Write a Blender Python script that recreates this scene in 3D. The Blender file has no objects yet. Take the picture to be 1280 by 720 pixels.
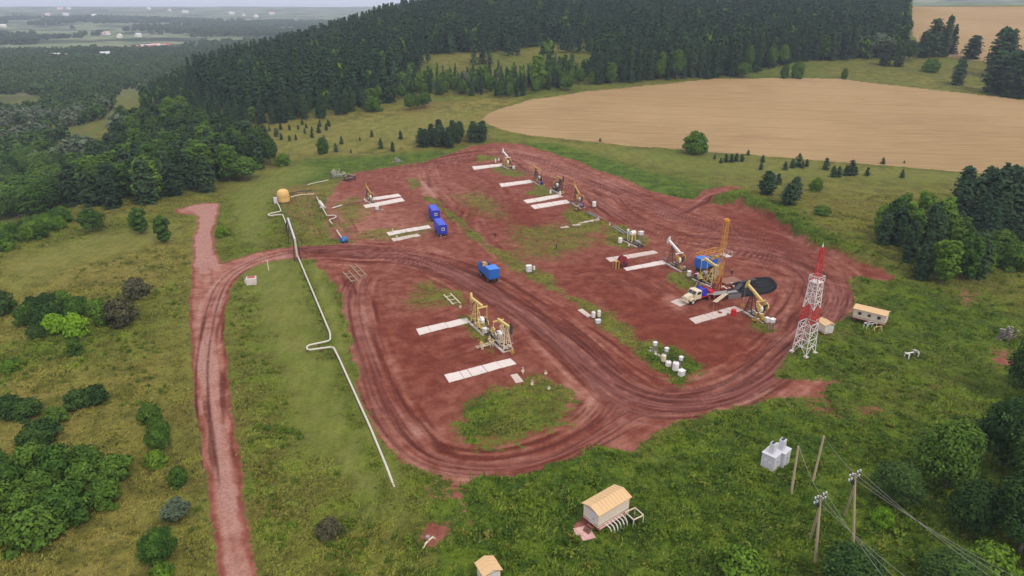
import bpy, bmesh, math, random
import numpy as np
from mathutils import Vector, Matrix

# ------------------------------------------------------------------ camera, sky, sun, exposure
SC = bpy.context.scene
COL = SC.collection
H, PITCH, FPX = 60.0, math.radians(22.5), 850.0
cam_data = bpy.data.cameras.new('camera')
cam_data.sensor_width = 36.0
cam_data.lens = FPX / 1280 * 36
cam_data.clip_start = 0.5
cam_data.clip_end = 60000
cam = bpy.data.objects.new('camera', cam_data)
COL.objects.link(cam)
cam.location = (0, 0, H)
cam.rotation_euler = (math.pi / 2 - PITCH, 0, 0)
SC.camera = cam

SUN_EL, SUN_AZ = math.radians(52), math.radians(140)     # azimuth clockwise from +Y (the view direction)
world = bpy.data.worlds.new('World')
SC.world = world
world.use_nodes = True
wn, wl = world.node_tree.nodes, world.node_tree.links
wn.clear()
wout = wn.new('ShaderNodeOutputWorld')
wbg = wn.new('ShaderNodeBackground')
wsky = wn.new('ShaderNodeTexSky')
wsky.sky_type = 'NISHITA'
wsky.sun_disc = False
wsky.sun_elevation = SUN_EL
wsky.sun_rotation = SUN_AZ
wsky.air_density = 1.0
wsky.dust_density = 3.0
wmix = wn.new('ShaderNodeMixRGB')                          # the overcast deck: a pale layer over the clear sky
wmix.inputs['Fac'].default_value = 0.85
wmix.inputs['Color2'].default_value = (12.6, 12.0, 12.8, 1)
wl.new(wsky.outputs['Color'], wmix.inputs['Color1'])
wl.new(wmix.outputs['Color'], wbg.inputs['Color'])
wbg.inputs['Strength'].default_value = 0.085
wl.new(wbg.outputs['Background'], wout.inputs['Surface'])
sun_data = bpy.data.lights.new('sun', 'SUN')
sun_data.energy = 1.5
sun_data.angle = math.radians(10)
sun_data.color = (1.0, 0.91, 0.78)
sun = bpy.data.objects.new('sun', sun_data)
COL.objects.link(sun)
sd_ = Vector((math.sin(SUN_AZ) * math.cos(SUN_EL), math.cos(SUN_AZ) * math.cos(SUN_EL), math.sin(SUN_EL)))
sun.rotation_euler = sd_.to_track_quat('Z', 'Y').to_euler()
sun.location = (0, -50, 200)
vs = SC.view_settings
vs.view_transform = 'Standard'
vs.look = 'None'
vs.exposure = 0.34
vs.gamma = 1.0
vs.use_curve_mapping = False
SC.render.engine = 'CYCLES'
SC.cycles.volume_bounces = 0
SC.cycles.max_bounces = 4
SC.cycles.diffuse_bounces = 2
SC.cycles.glossy_bounces = 2
SC.cycles.transmission_bounces = 2
SC.cycles.transparent_max_bounces = 4
SC.cycles.use_denoising = True

RNG = np.random.default_rng(7)
rnd = random.Random(11)

# ------------------------------------------------------------------ numeric helpers
def sm(a, b, x):
    t = np.clip((x - a) / (b - a), 0, 1)
    return t * t * (3 - 2 * t)

def vnoise(x, y, seed=0):
    xi = np.floor(x).astype(np.int64); yi = np.floor(y).astype(np.int64)
    fx = x - xi; fy = y - yi
    fx = fx * fx * (3 - 2 * fx); fy = fy * fy * (3 - 2 * fy)
    def h(a, b):
        n = (a * 374761393 + b * 668265263 + seed * 974711) & 0x7fffffff
        n = ((n ^ (n >> 13)) * 1274126177) & 0x7fffffff
        n = n ^ (n >> 16)
        return (n & 0xffff) / 65535.0
    return (h(xi, yi) * (1 - fx) + h(xi + 1, yi) * fx) * (1 - fy) + (h(xi, yi + 1) * (1 - fx) + h(xi + 1, yi + 1) * fx) * fy

def fbm(x, y, o=4, seed=0):
    s = 0; a = 0.5; t = 0
    for i in range(o):
        s = s + a * vnoise(x * 2 ** i + 17.3 * i, y * 2 ** i - 9.1 * i, seed + i); t += a; a *= 0.5
    return s / t

# ------------------------------------------------------------------ terrain height
def terr(X, Y):
    X = np.asarray(X, float); Y = np.asarray(Y, float)
    XL = np.interp(Y, [0, 150, 221, 300, 343, 450, 600, 900, 1300], [-150, -137, -118, -118, -150, -215, -265, -200, -100])
    z = -24 * sm(0, 120, XL - X)
    up = 0.12 * 14 * np.logaddexp(0, (Y - 296) / 14)                 # the hill behind the pad
    up = 60.6 - 5 * np.logaddexp(0, (60.6 - up) / 5) + 0.0
    up = np.where(up < 0, 0, up)
    up = np.maximum(up, 0)
    lat = sm(-325, -45, X)
    z = z + up * lat
    D = np.hypot(X, Y)
    z = z - 90 * sm(1000, 2100, Y) * lat * (1 - sm(0.30, 0.42, X / np.maximum(Y, 1)))
    far = sm(1600, 7500, D)
    z = z + far * (1 - lat * (1 - sm(1000, 2100, Y))) * (72 + 26 * (fbm(X / 1500, Y / 1500, 3, 5) - 0.5))
    z = z + (fbm(X / 260, Y / 260, 3, 9) - 0.5) * 16 * sm(420, 1200, D) * (1 - 0.75 * lat * (1 - sm(1000, 2100, Y)))
    return z

def ray_ground(px, py):
    px = np.atleast_1d(np.asarray(px, float)); py = np.atleast_1d(np.asarray(py, float))
    xc = (px - 640) / FPX; yc = (py - 360) / FPX
    c, s = math.cos(PITCH), math.sin(PITCH)
    dx = xc; dy = c - yc * s; dz = -(s + yc * c)
    T = np.geomspace(30, 16000, 190)
    lo = np.full(px.shape, 16000.0); hi = lo.copy(); done = np.zeros(px.shape, bool)
    fT = lambda t: H + t * dz - terr(t * dx, t * dy)
    for i in range(1, len(T)):
        hit = (~done) & (fT(T[i]) < 0)
        lo[hit] = T[i - 1]; hi[hit] = T[i]; done |= hit
        if done.all(): break
    for _ in range(9):
        mid = (lo + hi) / 2; b = fT(mid) < 0
        hi = np.where(b, mid, hi); lo = np.where(b, lo, mid)
    t = hi
    return t * dx, t * dy

def W(pts):
    """pixels of the photograph -> where that ground lies"""
    a = np.array(pts, float)
    x, y = ray_ground(a[:, 0], a[:, 1])
    return np.stack([x, y], 1)

def sdist(poly, X, Y):
    """signed distance, positive inside"""
    d = np.full(X.shape, 1e18); ins = np.zeros(X.shape, bool)
    n = len(poly)
    for i in range(n):
        x0, y0 = poly[i]; x1, y1 = poly[(i + 1) % n]
        ex, ey = x1 - x0, y1 - y0
        t = np.clip(((X - x0) * ex + (Y - y0) * ey) / (ex * ex + ey * ey + 1e-12), 0, 1)
        d = np.minimum(d, (X - x0 - t * ex) ** 2 + (Y - y0 - t * ey) ** 2)
        c = ((y0 > Y) != (y1 > Y)) & (X < (x1 - x0) * (Y - y0) / (y1 - y0 + 1e-12) + x0)
        ins ^= c
    d = np.sqrt(d)
    return np.where(ins, d, -d)

def smooth_line(w, it=3):
    w = np.array(w, float)
    for _ in range(it):
        q = 0.75 * w[:-1] + 0.25 * w[1:]; r = 0.25 * w[:-1] + 0.75 * w[1:]
        m = np.empty((2 * len(q), 2)); m[0::2] = q; m[1::2] = r
        w = np.vstack([w[:1], m, w[-1:]])
    return w

def resample(w, step):
    seg = np.hypot(*(w[1:] - w[:-1]).T); s = np.concatenate([[0], np.cumsum(seg)])
    n = max(2, int(s[-1] / step)); q = np.linspace(0, s[-1], n)
    return np.stack([np.interp(q, s, w[:, 0]), np.interp(q, s, w[:, 1])], 1), q

# the cut bank along the upper right side of the pad
BANK = smooth_line(W([(878, 247), (900, 256), (925, 256), (955, 269), (985, 288), (1012, 309), (1060, 326), (1095, 334), (1135, 348)]), 2)
def bank_z(X, Y):
    z = np.zeros(X.shape)
    m = (X > BANK[:, 0].min() - 8) & (X < BANK[:, 0].max() + 60) & (Y > BANK[:, 1].min() - 10) & (Y < BANK[:, 1].max() + 60)
    if not m.any(): return z
    x, y = X[m], Y[m]
    d = np.full(x.shape, 1e9); sd = np.zeros(x.shape); al = np.zeros(x.shape)
    n = len(BANK) - 1
    for i in range(n):
        x0, y0 = BANK[i]; x1, y1 = BANK[i + 1]
        ex, ey = x1 - x0, y1 - y0; L = math.hypot(ex, ey)
        t = np.clip(((x - x0) * ex + (y - y0) * ey) / (L * L), 0, 1)
        dd = np.hypot(x - x0 - t * ex, y - y0 - t * ey)
        side = ((x - x0) * (-ey) + (y - y0) * ex) / L
        b = dd < d
        d = np.where(b, dd, d); sd = np.where(b, np.where(side > 0, dd, -dd), sd); al = np.where(b, (i + t) / n, al)
    hgt = 3.3 * np.sin(np.clip(al, 0.0, 1) * math.pi) ** 0.5 + 0.5 * (fbm(x / 4, y / 4, 2, 3) - .5)
    q = hgt * sm(-1.6, 1.2, sd) * (1 - sm(6, 40, sd)) * sm(0.0, 0.08, al) * (1 - sm(0.92, 1.0, al))
    z[m] = q
    return z

# ------------------------------------------------------------------ tyre tracks: a raster of wheel ruts (m), laid along the driven lines
RX0, RY0, RS = -135.0, 48.0, 0.2
RNX, RNY = int(300 / RS), int(300 / RS)
RUT = np.zeros((RNY, RNX), np.float32); RID = np.zeros((RNY, RNX), np.float32); STK = np.full((RNY, RNX), 0.5, np.float32)
KO = [(i, j) for i in range(-4, 5) for j in range(-4, 5)]
def stamp(R, x, y, amp, sig):
    gx = (x - RX0) / RS; gy = (y - RY0) / RS
    ix = np.round(gx).astype(int); iy = np.round(gy).astype(int)
    ok = (ix > 5) & (ix < RNX - 6) & (iy > 5) & (iy < RNY - 6)
    gx, gy, ix, iy = gx[ok], gy[ok], ix[ok], iy[ok]; amp = (amp * np.ones(x.shape))[ok]
    for i, j in KO:
        d2 = ((ix + i - gx) ** 2 + (iy + j - gy) ** 2) * RS * RS
        np.maximum.at(R, (iy + j, ix + i), (amp * np.exp(-d2 / (2 * sig * sig))).astype(np.float32))
def track(px, band, passes, amp=0.8, seed=0, both=True, streak=True):
    passes = max(4, int(passes * 0.9))
    r = np.random.default_rng(seed + 100)
    w, s = resample(smooth_line(W(px), 4), 0.16)
    t = np.gradient(w, axis=0); t /= np.hypot(t[:, 0], t[:, 1])[:, None] + 1e-9
    nrm = np.stack([-t[:, 1], t[:, 0]], 1)
    # churned streaks across the whole driven width
    u = np.arange(-band * 2.0, band * 2.0 + 1e-6, 0.18)
    S, U = np.meshgrid(s, u, indexing='ij')
    v = 0.55 * vnoise(U * 1.1 + 40 * seed, S / 15, seed) + 0.45 * vnoise(U * 2.9, S / 7, seed + 50)
    ex = w[:, 0][:, None] + nrm[:, 0][:, None] * U; ey = w[:, 1][:, None] + nrm[:, 1][:, None] * U
    ix = np.round((ex - RX0) / RS).astype(int).ravel(); iy = np.round((ey - RY0) / RS).astype(int).ravel()
    wt = (sm(0, 0.35, 1 - np.abs(U) / (band * 2.0)) * min(1, amp + .1) * (sm(0, 14, S) * sm(0, 14, s[-1] - S))).ravel()
    ok = (ix > 1) & (ix < RNX - 2) & (iy > 1) & (iy < RNY - 2)
    if streak: STK[iy[ok], ix[ok]] = STK[iy[ok], ix[ok]] * (1 - wt[ok]) + v.ravel()[ok] * wt[ok]
    for k in range(passes):
        off = r.normal(0, band * 0.4) + band * 0.22 * np.sin(s / r.uniform(14, 40) + r.uniform(0, 6)) + band * 0.12 * np.sin(s / r.uniform(5, 10) + r.uniform(0, 6))
        a = amp * (0.18 + 0.82 * r.random() ** 1.7) * (0.45 + 0.55 * vnoise(s / r.uniform(6, 16), s * 0 + k, seed))
        a = a * sm(0, 12, s) * sm(0, 12, s[-1] - s)
        a0, a1 = sorted(r.uniform(-0.25, 1.25, 2)); L = s[-1]
        if r.random() < 0.55: a = a * ((s > a0 * L) & (s < a1 * L))
        for g in (-0.95, 0.95):
            q = w + nrm * (off + g)[:, None]
            sg = r.uniform(0.13, 0.26)
            stamp(RUT, q[:, 0], q[:, 1], a, sg)
            if both:
                q = w + nrm * (off + g + r.choice([-1, 1]) * (sg + 0.22))[:, None]
                stamp(RID, q[:, 0], q[:, 1], a * r.uniform(0.4, 1), 0.15)
TR = [
 ([(330, 318), (380, 310), (430, 310), (490, 314), (550, 330), (610, 360), (670, 397), (720, 435), (770, 478), (830, 500), (900, 494), (955, 468), (995, 430), (1022, 398), (1040, 372), (1036, 345)], 5.2, 26, 0.95),
 ([(380, 318), (450, 322), (520, 322), (590, 345), (650, 385), (700, 425), (745, 470), (790, 505), (850, 512), (930, 492), (985, 455)], 4.2, 16, 0.8),
 ([(1036, 345), (1000, 320), (950, 300), (900, 285), (850, 272), (800, 252), (750, 232), (705, 212), (665, 198), (625, 192), (580, 196), (530, 205), (480, 215)], 6.5, 26, 0.75),
 ([(1060, 380), (1040, 345), (990, 315), (930, 300), (860, 300), (800, 280), (760, 262), (745, 240)], 5.5, 20, 0.7),
 ([(1052, 378), (1030, 400), (1000, 432), (960, 468)], 3.2, 10, 0.9),
 ([(1045, 330), (1066, 355), (1060, 385), (1030, 405)], 2.2, 7, 0.8),
 ([(1030, 335), (1048, 358), (1042, 382), (1015, 402)], 2.2, 7, 0.8),
 ([(985, 310), (1000, 345), (985, 375), (965, 400), (960, 430)], 4, 10, 0.6),
 ([(470, 330), (450, 345), (442, 375), (450, 415), (462, 455), (478, 500), (500, 540), (530, 570), (580, 584), (640, 582), (700, 565), (745, 540), (790, 515), (850, 505)], 3.0, 24, 0.85),
 ([(430, 330), (440, 370), (448, 420), (466, 470), (490, 520), (530, 560)], 2.6, 9, 0.6),
 ([(770, 480), (755, 505), (735, 530), (700, 555)], 3.5, 9, 0.8),
 ([(790, 500), (780, 520), (785, 545), (800, 555)], 5, 12, 0.7),
 ([(262, 280), (256, 310), (254, 345), (256, 400), (262, 470), (272, 560), (286, 640), (300, 720), (308, 760)], 1.5, 8, 0.30),
 ([(285, 640), (268, 540), (262, 470), (262, 420), (268, 380), (285, 350), (310, 332), (345, 320), (390, 312), (440, 308)], 1.8, 11, 0.7),
 ([(262, 300), (268, 330), (278, 345), (290, 345)], 1.5, 4, 0.6),
 ([(450, 218), (500, 225), (535, 240), (560, 258), (590, 285), (620, 312), (640, 330)], 2.2, 8, 0.7),
 ([(530, 205), (535, 225), (560, 250), (585, 275)], 3, 6, 0.6),
 ([(620, 192), (640, 200), (655, 215), (690, 225), (730, 228)], 3.5, 10, 0.7),
 ([(840, 272), (870, 258), (892, 243), (915, 238)], 1.2, 6, 0.9),
 ([(420, 262), (432, 280), (442, 300)], 2.5, 4, 0.8),
 ([(385, 258), (395, 280), (405, 300)], 1.6, 3, 0.8),
 ([(840, 410), (870, 425), (905, 440), (930, 425), (955, 400)], 3.5, 7, 0.45),
 ([(700, 345), (740, 335), (790, 345), (830, 370), (850, 390)], 4, 7, 0.35),
 ([(470, 340), (500, 345), (560, 350)], 5, 6, 0.35),
 ([(1050, 372), (1020, 350), (985, 330), (940, 318), (890, 312), (840, 300)], 4.5, 14, 0.7),
 ([(1000, 395), (1010, 370), (990, 345), (950, 335), (905, 330)], 3.5, 9, 0.6),
 ([(640, 200), (660, 215), (690, 225), (730, 240), (765, 262), (800, 285), (830, 300), (850, 290)], 4.0, 12, 0.6),
 ([(500, 400), (560, 385), (600, 372)], 5, 8, 0.5),
 ([(520, 440), (580, 425), (630, 410), (660, 400)], 6, 8, 0.5),
 ([(560, 215), (590, 225), (620, 245), (600, 275), (640, 310), (700, 300)], 6, 8, 0.35),
]
for i, (p, b, n, a) in enumerate(TR):
    track(p, b, n, a, i)
_r = random.Random(3)
for i, (x0, y0, x1, y1) in enumerate([(470, 350, 560, 470), (490, 470, 640, 420), (700, 350, 860, 380), (760, 400, 900, 370), (900, 270, 1040, 330), (860, 300, 940, 270), (700, 200, 900, 300), (640, 240, 800, 240), (560, 300, 720, 290), (580, 220, 700, 300), (930, 430, 1000, 380), (780, 300, 700, 260), (430, 400, 520, 340), (740, 520, 860, 480), (730, 470, 800, 550), (880, 300, 1050, 300), (800, 250, 1020, 350), (980, 400, 1060, 350)]):
    mx, my = (x0 + x1) / 2 + _r.uniform(-25, 25), (y0 + y1) / 2 + _r.uniform(-14, 14)
    track([(x0, y0), (mx, my), (x1, y1)], 1.6, 3, 0.55, 60 + i, streak=False)
STK = (STK + np.roll(STK, 1, 0) + np.roll(STK, -1, 0) + np.roll(STK, 1, 1) + np.roll(STK, -1, 1)) / 5
# spoil: churned soil, short cross scuffs in the working areas
def rsample(R, X, Y):
    gx = (X - RX0) / RS; gy = (Y - RY0) / RS
    ix = np.floor(gx).astype(int); iy = np.floor(gy).astype(int)
    ok = (ix >= 0) & (ix < RNX - 1) & (iy >= 0) & (iy < RNY - 1)
    ix = np.clip(ix, 0, RNX - 2); iy = np.clip(iy, 0, RNY - 2)
    fx = np.clip(gx - ix, 0, 1); fy = np.clip(gy - iy, 0, 1)
    v = (R[iy, ix] * (1 - fx) + R[iy, ix + 1] * fx) * (1 - fy) + (R[iy + 1, ix] * (1 - fx) + R[iy + 1, ix + 1] * fx) * fy
    return v * ok

# ------------------------------------------------------------------ ground cover map (outlines of bare soil, roads, crops)
ROAD = [(218, 262), (235, 257), (255, 254), (275, 254), (272, 270), (267, 290), (270, 315), (276, 329), (300, 322), (330, 314), (368, 308), (370, 322), (345, 326), (320, 333), (300, 344), (289, 360), (282, 385), (281, 410), (283, 445), (286, 480), (292, 520), (298, 560), (303, 600), (309, 650), (318, 690), (326, 720), (340, 770), (276, 770), (274, 720), (270, 690), (264, 650), (258, 600), (252, 560), (246, 520), (242, 480), (238, 440), (236, 400), (238, 370), (240, 340), (240, 300), (246, 285), (246, 270), (240, 268), (222, 268)]
PAD = [(365, 308), (400, 306), (440, 302), (410, 298), (405, 280), (402, 255), (425, 228), (445, 216), (480, 210), (530, 203), (562, 192), (590, 182), (620, 178), (650, 180), (690, 190), (730, 205), (775, 222), (812, 238), (845, 247), (868, 249), (885, 237), (910, 233), (940, 236), (905, 243), (884, 254), (900, 257), (925, 257), (955, 270), (985, 289), (1012, 310), (1035, 318), (1062, 327), (1095, 335), (1128, 348), (1110, 353), (1070, 345), (1060, 350), (1068, 372), (1062, 390), (1040, 402), (1012, 418), (992, 440), (975, 470), (1025, 476), (1034, 490), (980, 500), (900, 513), (845, 528), (808, 545), (795, 566), (775, 560), (745, 556), (700, 578), (640, 595), (580, 600), (530, 592), (498, 573), (474, 540), (455, 500), (442, 455), (434, 410), (425, 372), (412, 345), (392, 326), (368, 322)]
DIRT_OPS = [   # (outline, value of bare soil, edge softness m, tone 0 wet red .. 1 dry pale or None)
 (PAD, 1.0, 2.0, 0.32),
 (ROAD, 1.0, 0.9, 0.80),
 # grass islands
 ([(556, 512), (600, 488), (640, 478), (680, 466), (703, 480), (720, 505), (714, 533), (690, 553), (640, 565), (592, 562), (566, 546), (555, 527)], 0.29, 5.2, None),
 ([(508, 350), (545, 348), (590, 365), (585, 380), (555, 385), (520, 390), (498, 380)], 0.42, 6, None),
 ([(545, 365), (575, 362), (588, 375), (588, 385), (560, 382)], 0.29, 2.6, None),
 ([(575, 395), (600, 400), (612, 420), (622, 445), (606, 440), (588, 420)], 0.29, 2.6, None),
 ([(524, 248), (545, 262), (572, 280), (600, 310), (640, 342), (690, 365), (740, 395), (765, 425), (805, 450), (848, 478), (886, 468), (880, 455), (845, 432), (800, 424), (772, 396), (742, 378), (705, 366), (690, 345), (662, 325), (622, 308), (592, 288), (570, 268), (553, 254), (535, 243)], 0.29, 2.8600000000000003, None),
 ([(505, 224), (522, 222), (528, 232), (512, 238)], 0.29, 2.6, None),
 ([(610, 205), (640, 208), (662, 217), (648, 222), (622, 219)], 0.29, 3.25, None),
 ([(598, 193), (625, 195), (622, 200), (596, 202)], 0.29, 3.25, None),
 ([(658, 243), (672, 228), (700, 240), (690, 246)], 0.29, 2.6, None),
 ([(702, 268), (712, 256), (735, 264), (760, 278), (755, 290), (720, 292), (706, 285)], 0.29, 3.25, None),
 ([(752, 290), (775, 280), (815, 300), (810, 310), (775, 312), (756, 305)], 0.29, 2.6, None),
 ([(830, 338), (852, 338), (880, 352), (900, 362), (885, 370), (850, 362), (832, 352)], 0.29, 2.6, None),
 ([(930, 396), (945, 392), (972, 404), (972, 418), (950, 418), (934, 410)], 0.29, 2.6, None),
 ([(560, 245), (600, 235), (640, 255), (640, 280), (590, 270)], 0.46, 8, None),
 ([(620, 285), (690, 275), (755, 288), (765, 310), (700, 330), (650, 325), (620, 305)], 0.44, 8, None),
 ([(405, 255), (450, 240), (470, 258), (450, 285), (520, 282), (540, 270), (545, 285), (520, 303), (440, 303), (410, 290)], 0.42, 6, 0.55),
 # extra bare patches in the grass
 ([(345, 232), (390, 226), (420, 240), (412, 262), (418, 300), (372, 305), (352, 280), (336, 258)], 0.42, 6, 0.6),
 ([(556, 592), (580, 598), (590, 620), (602, 650), (585, 668), (568, 650), (560, 625), (548, 606)], 0.85, 4, 0.75),
 ([(518, 605), (545, 600), (560, 625), (538, 635), (522, 628)], 0.6, 3, 0.7),
 ([(534, 655), (560, 655), (562, 672), (540, 684), (526, 676)], 1.0, 1.5, 0.4),
 ([(716, 655), (728, 652), (742, 668), (730, 676), (718, 668)], 0.95, 1.0, 0.9),
 ([(727, 637), (752, 645), (748, 660), (728, 650)], 0.85, 1.5, 0.2),
 ([(1000, 505), (1030, 500), (1050, 525), (1030, 538), (1010, 528)], 0.55, 5, 0.3),
 ([(1060, 508), (1095, 500), (1105, 515), (1075, 525)], 0.55, 5, 0.35),
 ([(1140, 485), (1170, 470), (1210, 468), (1200, 482), (1160, 495)], 0.65, 5, 0.35),
 ([(1235, 440), (1265, 428), (1280, 430), (1275, 460), (1240, 462)], 0.75, 4, 0.4),
 ([(1120, 398), (1140, 405), (1140, 418), (1120, 420)], 0.6, 4, 0.45),
 ([(1195, 360), (1218, 358), (1216, 385), (1200, 388)], 0.6, 4, 0.5),
 ([(960, 490), (1010, 478), (1040, 480), (1030, 495), (970, 503)], 0.85, 5, 0.5),
 ([(250, 158), (420, 140), (600, 125), (700, 118), (860, 103), (900, 100), (860, 107), (700, 125), (600, 150), (450, 185), (300, 160)], 0.0, 8, None),
]
TONE_OPS = [   # (outline, tone, softness)
 ([(610, 186), (650, 184), (700, 198), (770, 225), (800, 245), (760, 262), (725, 235), (690, 222), (650, 215), (620, 200)], 0.62, 8),
 ([(225, 256), (275, 254), (268, 290), (266, 330), (252, 340), (240, 330), (242, 290), (246, 268)], 1.3, 3),
 ([(252, 480), (280, 480), (312, 720), (292, 720)], 0.95, 3), ([(247, 380), (262, 380), (300, 720), (285, 720), (255, 560)], 1.12, 2),
 ([(515, 205), (545, 215), (565, 240), (550, 260), (530, 240), (515, 225)], 0.55, 6),
 ([(425, 262), (460, 256), (500, 262), (520, 285), (480, 300), (440, 292)], 0.62, 6),
 ([(525, 228), (538, 226), (548, 245), (538, 250)], 1.0, 2),
 ([(434, 330), (470, 335), (455, 365), (465, 425), (485, 455), (470, 470), (450, 440), (438, 390)], 0.52, 4),
 ([(505, 525), (535, 530), (548, 548), (520, 552)], 0.8, 4),
 ([(480, 585), (520, 575), (620, 590), (600, 600), (520, 598)], 0.6, 4),
 ([(735, 470), (770, 490), (755, 515), (725, 520), (700, 490)], 0.62, 5),
 ([(770, 540), (800, 535), (800, 565), (770, 560)], 0.65, 4),
 ([(860, 465), (960, 440), (1000, 410), (1010, 420), (985, 460), (900, 500)], 0.50, 5),
 ([(1000, 340), (1060, 340), (1060, 380), (1030, 400), (1000, 390)], 0.52, 8),
 ([(755, 320), (840, 345), (855, 385), (930, 400), (940, 440), (880, 455), (800, 420), (700, 350)], 0.12, 8),
 ([(790, 425), (860, 400), (930, 420), (920, 445), (870, 450)], 0.02, 6),
 ([(560, 250), (650, 250), (700, 275), (640, 300), (590, 280)], 0.20, 8),
 ([(640, 255), (665, 265), (672, 285), (650, 285), (635, 270)], 0.02, 5),
 ([(490, 400), (570, 390), (625, 460), (560, 480), (540, 500), (500, 470)], 0.15, 6),
 ([(905, 262), (955, 275), (1000, 308), (990, 320), (940, 300), (905, 285)], 0.08, 4),
 ([(1060, 330), (1120, 348), (1110, 352), (1070, 342)], 0.25, 4),
 ([(830, 368), (852, 372), (865, 382), (850, 388), (835, 378)], 0.75, 2),
]
LUSH_OPS = [   # (outline, lush 0 dry yellow .. 1 rank green, softness)
 (PAD, 0.42, 3),
 ([(270, 330), (430, 330), (470, 520), (520, 640), (520, 760), (340, 760), (300, 600), (285, 400)], 0.45, 12),
 ([(290, 330), (360, 330), (400, 420), (440, 560), (380, 560), (320, 420)], 0.62, 10),
 ([(330, 330), (410, 330), (420, 360), (450, 520), (500, 620), (470, 640), (420, 540), (370, 400)], 0.68, 8),
 ([(360, 225), (280, 250), (285, 320), (340, 310), (350, 260)], 0.60, 8),
 ([(600, 180), (700, 180), (780, 205), (860, 230), (900, 232), (880, 250), (800, 240), (700, 195), (640, 185)], 0.95, 3),
 ([(380, 200), (480, 195), (600, 178), (590, 185), (500, 205), (400, 225), (350, 235), (300, 240)], 0.75, 6),
 ([(880, 250), (910, 240), (980, 262), (1020, 300), (1060, 320), (1100, 330), (1000, 310), (960, 270), (920, 258)], 0.8, 4),
 ([(560, 600), (760, 570), (820, 550), (900, 520), (1000, 505), (1280, 500), (1280, 760), (500, 760), (560, 690)], 0.85, 12),
 ([(980, 430), (1060, 400), (1110, 340), (1280, 400), (1280, 520), (1000, 520), (975, 480)], 0.72, 10),
 ([(600, 600), (740, 580), (760, 620), (700, 760), (560, 760), (590, 690)], 0.98, 10),
 ([(0, 330), (120, 300), (240, 290), (236, 360), (180, 370), (60, 380), (0, 420)], 0.22, 14),
 ([(0, 500), (60, 470), (110, 500), (60, 560), (0, 570)], 0.12, 10),
 ([(60, 640), (180, 610), (230, 700), (220, 760), (0, 760), (0, 700)], 0.28, 10),
 ([(270, 160), (450, 140), (640, 120), (640, 160), (560, 185), (400, 195), (330, 200)], 0.20, 10),
 ([(560, 165), (600, 158), (640, 150), (600, 172)], 0.6, 5),
 ([(860, 235), (1280, 235), (1280, 330), (1100, 320), (980, 265)], 0.35, 10),
 ([(900, 200), (1280, 225), (1280, 240), (900, 232)], 0.45, 8),
 ([(1000, 90), (1100, 75), (1280, 70), (1280, 122), (1100, 105)], 0.42, 8),
 ([(560, 505), (620, 500), (620, 540), (570, 545)], 0.85, 5),
 ([(640, 480), (710, 480), (715, 530), (640, 560)], 0.55, 5),
 ([(820, 430), (885, 455), (850, 480), (800, 445)], 0.85, 4),
]
MOWN = [([(300, 325), (340, 322), (372, 322), (420, 470), (455, 560), (500, 640), (470, 640), (380, 560), (330, 430)], 0.75, 6), ([(385, 330), (400, 330), (425, 400), (436, 450), (470, 540), (500, 590), (510, 640), (490, 620), (420, 440)], 0.9, 2.5), ([(300, 215), (380, 205), (400, 215), (345, 240), (330, 310), (300, 300), (285, 260)], 0.7, 5), ([(0, 325), (110, 290), (230, 275), (235, 300), (110, 330), (0, 380)], 0.55, 8), ([(620, 170), (700, 180), (860, 215), (1280, 232), (1280, 222), (880, 195)], 0.45, 4), ([(300, 165), (600, 135), (600, 165), (420, 190), (340, 200)], 0.4, 8)]
WHEAT_NEAR = [(601, 150), (610, 143), (630, 134), (665, 125), (700, 120), (740, 114), (790, 109), (840, 104), (900, 99), (960, 98), (1000, 98), (1045, 99), (1100, 105), (1180, 114), (1290, 127), (1420, 150), (1420, 245), (1290, 221), (1180, 214), (1060, 204), (960, 196), (885, 190), (850, 187), (780, 182), (720, 176), (665, 171), (630, 163), (610, 156)]
wheat_near = W(WHEAT_NEAR)
_a = W([(1134, 3.6), (1137, 20), (1142, 45), (1155, 62), (1180, 71), (1215, 76), (1290, 82), (1420, 95)])
wheat_far = np.vstack([_a, [[900, 470], [1100, 800], [760, 905], [450, 905]]])

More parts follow.
